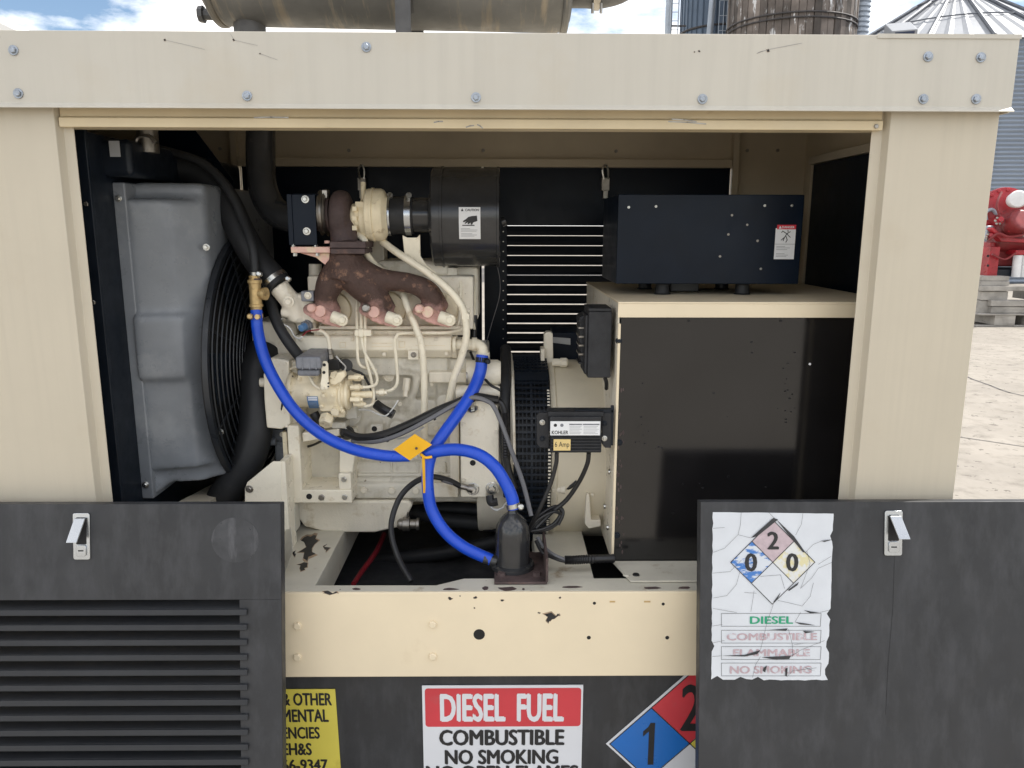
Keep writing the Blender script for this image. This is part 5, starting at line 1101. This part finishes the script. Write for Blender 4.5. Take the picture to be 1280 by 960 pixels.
def controller():
    Yc = .30; xa, xb = P(771.5, 300, Yc).x, P(1002, 300, Yc).x; z0, z1 = P(880, 355, Yc).z, P(880, 243, Yc).z
    t = thing('controller_box', 'black controller box on rubber feet above the cabinet lid', 'control box', ((xa + xb) / 2, .43, ZL))
    MB().box(xa, xb, Yc, .56, z0, z1).build('case', 'black_box', t, bevel=.002)
    for x, y in ((786, 259), (820, 258), (956, 257), (990, 257)): bolt(x, y, Yc, 1.7, t, 'zinc', name='screw')
    for x, y in ((915, 269), (934, 281), (910.5, 293), (947, 301), (900, 320.5), (951, 336)): bolt(x, y, Yc, 1.6, t, 'dull_steel', name='screw')
    for x, Yf in ((828, .335), (928, .335), (806, .50), (902, .50)): 
        p = P(x, 358, Yf); MB().lathe([(0, .020), (.003, .0165), (z0 - ZL - .004, .0165), (z0 - ZL - .001, .02)], (p.x, Yf, ZL + .001), (0, 0, 1), 24).build('rubber_foot', 'rubber', t)
    MB().box(xa + .15, xa + .22, .4, .47, ZL + .001, z0 - .001).build('cable_entry', 'wire_black', t, bevel=.003)
    B = front(Yc); u0, v0 = B.hit(970, 281); u1, v1 = B.hit(992, 324)
    l = thing('danger_label', 'small white label with red danger header on the controller box', 'label', B.pt((u0 + u1) / 2, v1))
    q = lambda a, b: (u0 + (u1 - u0) * a, v0 + (v1 - v0) * b)
    B.quad(*q(0, .1), *q(1, 1), 0, .0008, 'plate', 'label_white', l); B.quad(*q(.06, 0), *q(1, .13), 0, .0009, 'header', 'label_red', l)
    B.text('DANGER', *q(.30, .035), *q(.92, .10), .0012, 'label_white', l, .02); B.poly([q(.14, .11), q(.21, .03), q(.28, .11)], .0009, .0013, 'triangle', 'label_white', l)
    B.lines([[q(.30, .44), q(.46, .36), q(.58, .24)], [q(.46, .36), q(.40, .46)], [q(.52, .32), q(.60, .44), q(.54, .50)], [q(.35, .18), q(.56, .26), q(.72, .20)], [q(.30, .22), q(.35, .18)], [q(.56, .26), q(.74, .36)], [q(.60, .16), q(.62, .2)]], .0017, .0013, 'figure_symbol', 'label_ink', l, px=False)
    B.lines([[q(.0, .56), q(1, .56)]], .0006, .0013, 'rule', 'label_ink', l, px=False)
    B.lines([[q(.1, a), q(b, a)] for a, b in ((.63, .5), (.67, .75), (.72, .62), (.84, .5), (.88, .68), (.92, .6))], .0013, .0013, 'small_print', 'label_grey', l, px=False)
def junction():
    t = thing('junction_box', 'small black ribbed junction box on the left side of the cabinet', 'junction box', P(748, 474, .17))
    b = MB().bpx(735, 389, 764.5, 472.5, .165, .10); b.bpx(731, 394, 735, 468, .170, .09); b.ppx([(724, 397), (735, 391), (735, 470), (726, 455)], .20, .07)
    b.build('case', 'black_wrinkle', t, bevel=.003)
    MB().bpx(736, 385.5, 765, 389, .163, .10).build('lid', 'black_wrinkle', t, bevel=.001)
    for y in (409, 420, 431, 442, 400, 453): MB().bpx(723.5, y, 731, y + 2, .196, .06).build('vent_rib', 'dull_steel' if y < 450 and y > 405 else 'black_wrinkle', t)
    MB().tpx([(756, 472, .19), (758, 478, .19), (758, 486, .20)], 2.5, 8).build('gland', 'wire_black', t)
def charger():
    Yc = .115; t = thing('battery_charger', 'black battery charger with white label and small yellow sticker', 'battery charger', P(720, 568, Yc))
    b = MB().bpx(687, 521, 752, 541, Yc, .05); b.bpx(685, 515, 755, 521, Yc + .008, .045); b.bpx(688, 541, 752, 566, Yc + .004, .045); b.build('case', 'black_wrinkle', t, bevel=.002)
    for k in range(5): MB().bpx(689, 547 + k * 3.8, 751, 549 + k * 3.8, Yc, .01).build('fin', 'black_wrinkle', t, bevel=.0006)
    for x0, x1 in ((671, 686.5), (752.5, 764)): MB().ppx([(x0, 520), (x0 + 3, 516), (x1, 516), (x1, 560), (x0 + 4, 560), (x0, 555)], Yc + .018, .012).build('end_bracket', 'black_wrinkle', t, bevel=.0015)
    MB().bpx(719, 512, 767, 516, Yc + .02, .02).build('mounting_strap', 'black_metal', t, bevel=.001); MB().bpx(763, 507, 767, 557, Yc + .02, .006).build('mounting_plate', 'black_metal', t, bevel=.001)
    for x, y, m in ((678, 528, 'zinc'), (678, 548, 'black_metal'), (755.5, 529, 'black_metal'), (755.5, 548, 'zinc')): bolt(x, y, Yc + .018, 3.6, t, m)
    B = front(Yc); u0, v0 = B.hit(688, 526.5); u1, v1 = B.hit(750, 544)
    q = lambda a, b_: (u0 + (u1 - u0) * a, v0 + (v1 - v0) * b_)
    l = B.quad(u0, v0, u1, v1, .0005, .0010, 'label', 'label_white', t)
    B.text('KOHLER', *q(.03, .66), *q(.36, .92), .0014, 'label_ink', l, .02)
    for a in (.10, .23): 
        c = q(a, .28); B.poly([(c[0] + .0036 * math.cos(2 * math.pi * k / 14), c[1] + .0036 * math.sin(2 * math.pi * k / 14)) for k in range(14)], .0011, .0014, 'emblem', 'label_ink' if a < .2 else 'solenoid_grey', l)
    B.lines([[q(.39, .22), q(.62, .22)], [q(.66, .22), q(.97, .22)]], .0028, .0014, 'print_header', 'solenoid_grey', l, px=False)
    B.lines([[q(.39, a), q(c, a)] for a, c in ((.36, .62), (.46, .6), (.56, .63), (.68, .58), (.78, .62), (.88, .6))] + [[q(.67, a), q(c, a)] for a, c in ((.36, .95), (.46, .92), (.56, .97), (.68, .94), (.78, .9), (.88, .95))], .0010, .0014, 'small_print', 'label_grey', l, px=False)
    a, c = B.hit(692, 549), B.hit(713, 563); s = B.quad(a[0], a[1], c[0], c[1], .0003, .0010, 'sticker', 'label_yellow', t)
    B.tpx('6 Amp', 693.5, 552, 711.5, 560.5, .0014, 'label_ink', s, .0)
cabinet(); controller(); junction(); charger()

# ================================================================== BLUE HOSES, TEE, HEATER, TAG
def blue():
    t = thing('coolant_hose', 'blue rubber hose sweeping from the brass tee down across the engine', 'hose', P(500, 572, .16)); 
    MB().tpx([(320.5, 388, .27), (322, 412, .26), (330, 446, .24), (346, 480, .22), (370, 515, .20), (402, 543, .185), (440, 561, .175), (480, 569.5, .165), (512, 570, .160)], 7.2, 18, 8).build('hose', 'blue_hose', t)
    clampr((P(320.3, 392, .27), P(320.8, 398, .27)), 7.4 * mpp(320, 395, .27), t, 'brass', wd=.010, sc_=P(314, 396, .255))
    MB().lathe([(0, .006), (.01, .006)], P(323, 396, .255), (0, -1, .1), 8).build('clamp_nut', 'brass', t)
    t = thing('brass_tee', 'aged brass tee fitting between the thin black hose and the blue hose', 'pipe fitting', P(320.5, 384, .28))
    MB().lathe([(0, .0125), (.006, .0125), (.007, .0155), (.012, .0155), (.013, .0135), (.060, .0135), (.061, .016), (.068, .016), (.069, .012), (.078, .012)], P(320.6, 387, .28), (0, 0, 1), 18).build('body', 'brass', t)
    MB().lathe([(0, .011), (.014, .012), (.015, .0145), (.022, .0145)], P(322, 367, .28), (1, -.25, 0), 16).build('branch', 'brass', t)
    MB().lathe([(0, .012), (.006, .012)], P(320, 351, .28), (0, 0, 1), 12).build('rust_collar', 'rust_turbo', t)
    t = thing('heater_supply_hose', 'blue rubber hose dropping from the cream elbow to the foot of the heater', 'hose', P(612, 700, .10))
    MB().tpx([(603, 444, .30), (600, 466, .29), (590, 490, .26), (572, 518, .22), (554, 543, .185), (541, 564, .168), (535, 586, .16), (535, 612, .15), (540, 638, .145), (556, 664, .135), (580, 684, .12), (614, 700, .105)], 7.6, 18, 8).build('hose', 'blue_hose', t)
    clampr((P(602.8, 447, .30), P(602, 456, .297)), 7.6 * mpp(602, 450, .3), t, 'black_metal', wd=.012, sc_=P(610, 452, .29))
    t = thing('heater_return_hose', 'blue rubber hose arching over to the top of the black heater', 'hose', P(643, 632, .11))
    MB().tpx([(530, 569, .165), (546, 564, .150), (572, 562, .140), (598, 568, .13), (618, 583, .12), (632, 604, .112), (640, 622, .108), (643, 636, .105)], 7.8, 18, 8).build('hose', 'blue_hose', t)
    clampr((P(640.8, 629, .106), P(642.3, 635, .105)), 8 * mpp(642, 632, .105), t, 'zinc', wd=.010, sc_=P(651, 633, .092))
    t = thing('yellow_tag', 'diamond of yellow warning tag tied round the blue hoses', 'tag', P(516, 577, .13))
    q = [P(492, 562, .148), P(518.5, 542.5, .138), P(540, 556, .137), (P(512, 575.5, .147))]
    MB().prism(q, (0, .0012, 0)).build('card', 'yellow_tag', t); Bq = Basis((q[0] + q[2]) / 2 - V(0, .0022, 0), q[2] - q[0], (q[2] - q[0]).cross((q[3] - q[0])).cross(q[2] - q[0]) * -1, V(0, -1, 0))
    MB().lathe([(0, .0030), (.002, .0030)], P(520.5, 560.5, .139), (0, -1, .2), 12).build('eyelet', 'rust_turbo', t)
    MB().tpx([(526, 568, .148), (532, 572, .135), (540, 571, .137)], 1.8, 8).build('tie', 'yellow_tag', t)
    MB().prism([P(527.4, 569, .135), P(531.2, 570, .140), P(532, 616, .138), P(529, 616.5, .133)], (-.0005, .002, 0)).build('tail', 'yellow_tag', t)
    t = thing('block_heater', 'black bullet shaped heater canister standing on a rusty plate', 'heater', P(645, 712, .10))
    Yh = .112; c = P(640.5, 675, Yh); m = mpp(640, 675, Yh); zt, zb = P(640, 640, Yh).z, ZT + .007
    h = zt - zb; r = 21.5 * m
    MB().lathe([(0, r * 1.12), (.006, r * 1.14), (.010, r * 1.02), (.014, r), (h * .62, r), (h * .75, r * .93), (h * .86, r * .76), (h * .94, r * .52), (h * .99, r * .30), (h, r * .28), (h + .016, r * .26)], (c.x, Yh, zb), (0, 0, 1), 44).build('canister', 'black_canister', t)
    fb_ = MB().box(P(618, 715, .07).x, P(683, 715, .07).x, .032, .19, ZT + .0005, ZT + .006); fb_.box(P(680, 715, .1).x, P(683, 715, .1).x, .03, .19, ZT + .0062, ZT + .06)
    fo = fb_.build('base_plate', 'rust_turbo', t, bevel=.001)
    MB().lathe([(0, r * 1.3), (.008, r * 1.28), (.011, r * 1.1)], (c.x, Yh, ZT + .0065), (0, 0, 1), 30).build('foot', 'black_canister', t)
    MB().tpx([(604, 698, .105), (620, 702, .105)], 7, 12).build('inlet_neck', 'black_canister', t)
    for x in (627, 671): p = PZ(x, 719, ZT + .006); MB().lathe([(0, .010), (.007, .009)], p, (0, 0, 1), 6).build('bolt', 'rust_turbo', t)
blue()

# ================================================================== CABLES
def cables():
    tag(MB().tpx([(622, 334, .60), (625, 352, .60), (624, 372, .60), (616, 400, .58), (608, 428, .55)], .5, 5).build('thin_cable', 'wire_grey'), 'thin bare cable arching down behind the air cleaner', 'cable')
    def cab(name, label, runs, cat='cable', extra=None):
        t = thing(name, label, cat, P(runs[-1][0][-1][0], runs[-1][0][-1][1], runs[-1][0][-1][2]))
        for pts, r, m, nm in runs: MB().tpx(pts, r, 9, 7).build(nm, m, t)
        if extra: extra(t)
        return t
    def ties(t):
        for x, y, Y in ((481, 547, .215), (540, 520, .24)): MB().lathe([(0, .0125), (.006, .0125)], P(x, y, Y + .012), (1, .2, .4), 12).build('cable_tie', 'wire_black', t)
    cab('wiring_loom', 'black and grey wiring loom slung across the lower engine', [([(432, 541, .26), (452, 547, .24), (480, 543, .225), (512, 530, .23), (545, 514, .245), (572, 503, .25), (592, 496, .25), (622, 500, .26)], 5.2, 'wire_black', 'sheath'), ([(440, 551, .25), (470, 552, .222), (500, 543, .215), (535, 525, .225), (565, 508, .235), (590, 497, .24), (610, 502, .235), (618, 510, .23), (628, 532, .22), (640, 565, .20), (654, 605, .17), (664, 645, .14)], 2.9, 'wire_grey', 'grey_cable'), ([(497, 549, .24), (512, 545, .235), (530, 534, .235)], 1.0, 'wire_white', 'white_wire'), ([(498, 500, .30), (490, 512, .29), (480, 520, .285), (462, 513, .29), (448, 512, .29)], 1.0, 'wire_white', 'white_wire'), ([(470, 505, .31), (480, 512, .30), (492, 518, .295)], 6, 'wire_black', 'connector_boot')], extra=ties)
    def lug(t): MB().lathe([(0, .007), (.02, .007), (.024, .010), (.034, .010)], P(574, 607, .25), V(P(590, 611, .25) - P(574, 607, .25)), 10).build('lug', 'dull_steel', t); MB().tube([P(553, 599, .236), P(566, 603, .245)], .0072, 10).build('shrink_sleeve', 'wire_grey', t)
    cab('ground_cable', 'black ground cable looping from the housing bolt down to the base', [([(576, 608, .25), (560, 600, .24), (540, 596, .225), (520, 602, .21), (501, 620, .19), (490, 648, .16), (490, 672, .13), (499, 700, .10), (514, 727, .06)], 3.6, 'wire_black', 'cable')], extra=lug)
    cab('charger_lead', 'thin black lead hanging from the left of the battery charger', [([(696, 566, .14), (695, 580, .14), (688, 605, .14), (675, 635, .14), (662, 660, .15)], 2.7, 'wire_black', 'lead')])
    cab('charger_output_lead', 'thin black lead hanging from the right of the battery charger', [([(736, 566, .14), (734, 580, .145), (724, 602, .16), (708, 625, .17), (690, 640, .17), (670, 660, .16)], 2.9, 'wire_black', 'lead')])
    cab('coiled_cable', 'bundle of black cable looped beside the heater canister', [([(662, 664, .15), (672, 650, .15), (690, 640, .16), (700, 643, .17), (692, 655, .16), (676, 662, .15), (664, 664, .15)], 2.2, 'wire_black', 'loop'), ([(664, 663, .155), (680, 645, .165), (699, 636, .18), (702, 648, .175), (688, 660, .16), (668, 665, .155)], 2.2, 'wire_black', 'loop'), ([(663, 660, .16), (676, 643, .17), (695, 633, .185), (704, 640, .18), (698, 656, .165)], 2.2, 'wire_black', 'loop')])
    def ribbed(t, pts, r, n):
        q = spl([tuple(P(*p)) for p in pts], 14); o = []; rr = []
        for k, p in enumerate(q): o.append(p); rr.append(r * (1.0 if k % 2 else .86))
        MB().tube(o, rr, 12).build('ribbed_sleeve', 'wire_black', t)
    def rib2(t): ribbed(t, [(706, 700, .10), (718, 700, .10), (735, 699, .105), (768, 698, .115)], .0105, 12)
    cab('floor_conduit', 'black ribbed conduit lying on the base beside the cabinet foot', [([(672, 672, .15), (680, 684, .13), (693, 694, .11), (708, 700, .10)], 2.4, 'wire_grey', 'cable'), ([(670, 676, .14), (678, 690, .12), (694, 698, .105), (708, 702, .10)], 2.4, 'wire_black', 'cable')], 'conduit', rib2)
    def rib3(t): ribbed(t, [(631, 516, .255), (632, 530, .25), (632, 548, .245), (632, 572, .245)], .0095, 12)
    cab('engine_conduit', 'short upright black ribbed conduit beside the slotted guard', [([(614, 500, .27), (626, 504, .26), (631, 516, .255)], 4, 'wire_black', 'cable'), ([(632, 572, .245), (636, 590, .24), (643, 612, .22)], 5, 'wire_black', 'cable')], 'conduit', rib3)
    cab('sender_wires', 'white wires and black plug hanging under the housing bolt', [([(612, 619, .24), (614, 628, .235), (622, 627, .235)], 5, 'wire_black', 'plug'), ([(612, 630, .235), (616, 636, .23), (626, 636, .23), (633, 628, .225)], 1.0, 'wire_white', 'wire'), ([(613, 632, .235), (620, 638, .23), (630, 634, .225)], .9, 'wire_white', 'wire')], 'wires')
    cab('battery_cable', 'dark red cable lying in the shadow under the engine', [([(480, 668, .50), (470, 690, .40), (452, 715, .30), (442, 730, .22)], 3.2, 'wire_red', 'cable')])
    t = thing('belly_hose', 'black hoses lying in the dark base below the oil pan', 'hose', P(560, 650, .5))
    for pts in ([(520, 640, .48), (560, 650, .45), (610, 655, .4), (650, 660, .35)], [(500, 642, .5), (560, 636, .5), (620, 640, .45)], [(470, 700, .5), (560, 690, .45), (640, 672, .4)]): MB().tpx(pts, 9, 10).build('hose', 'rubber', t)
cables()
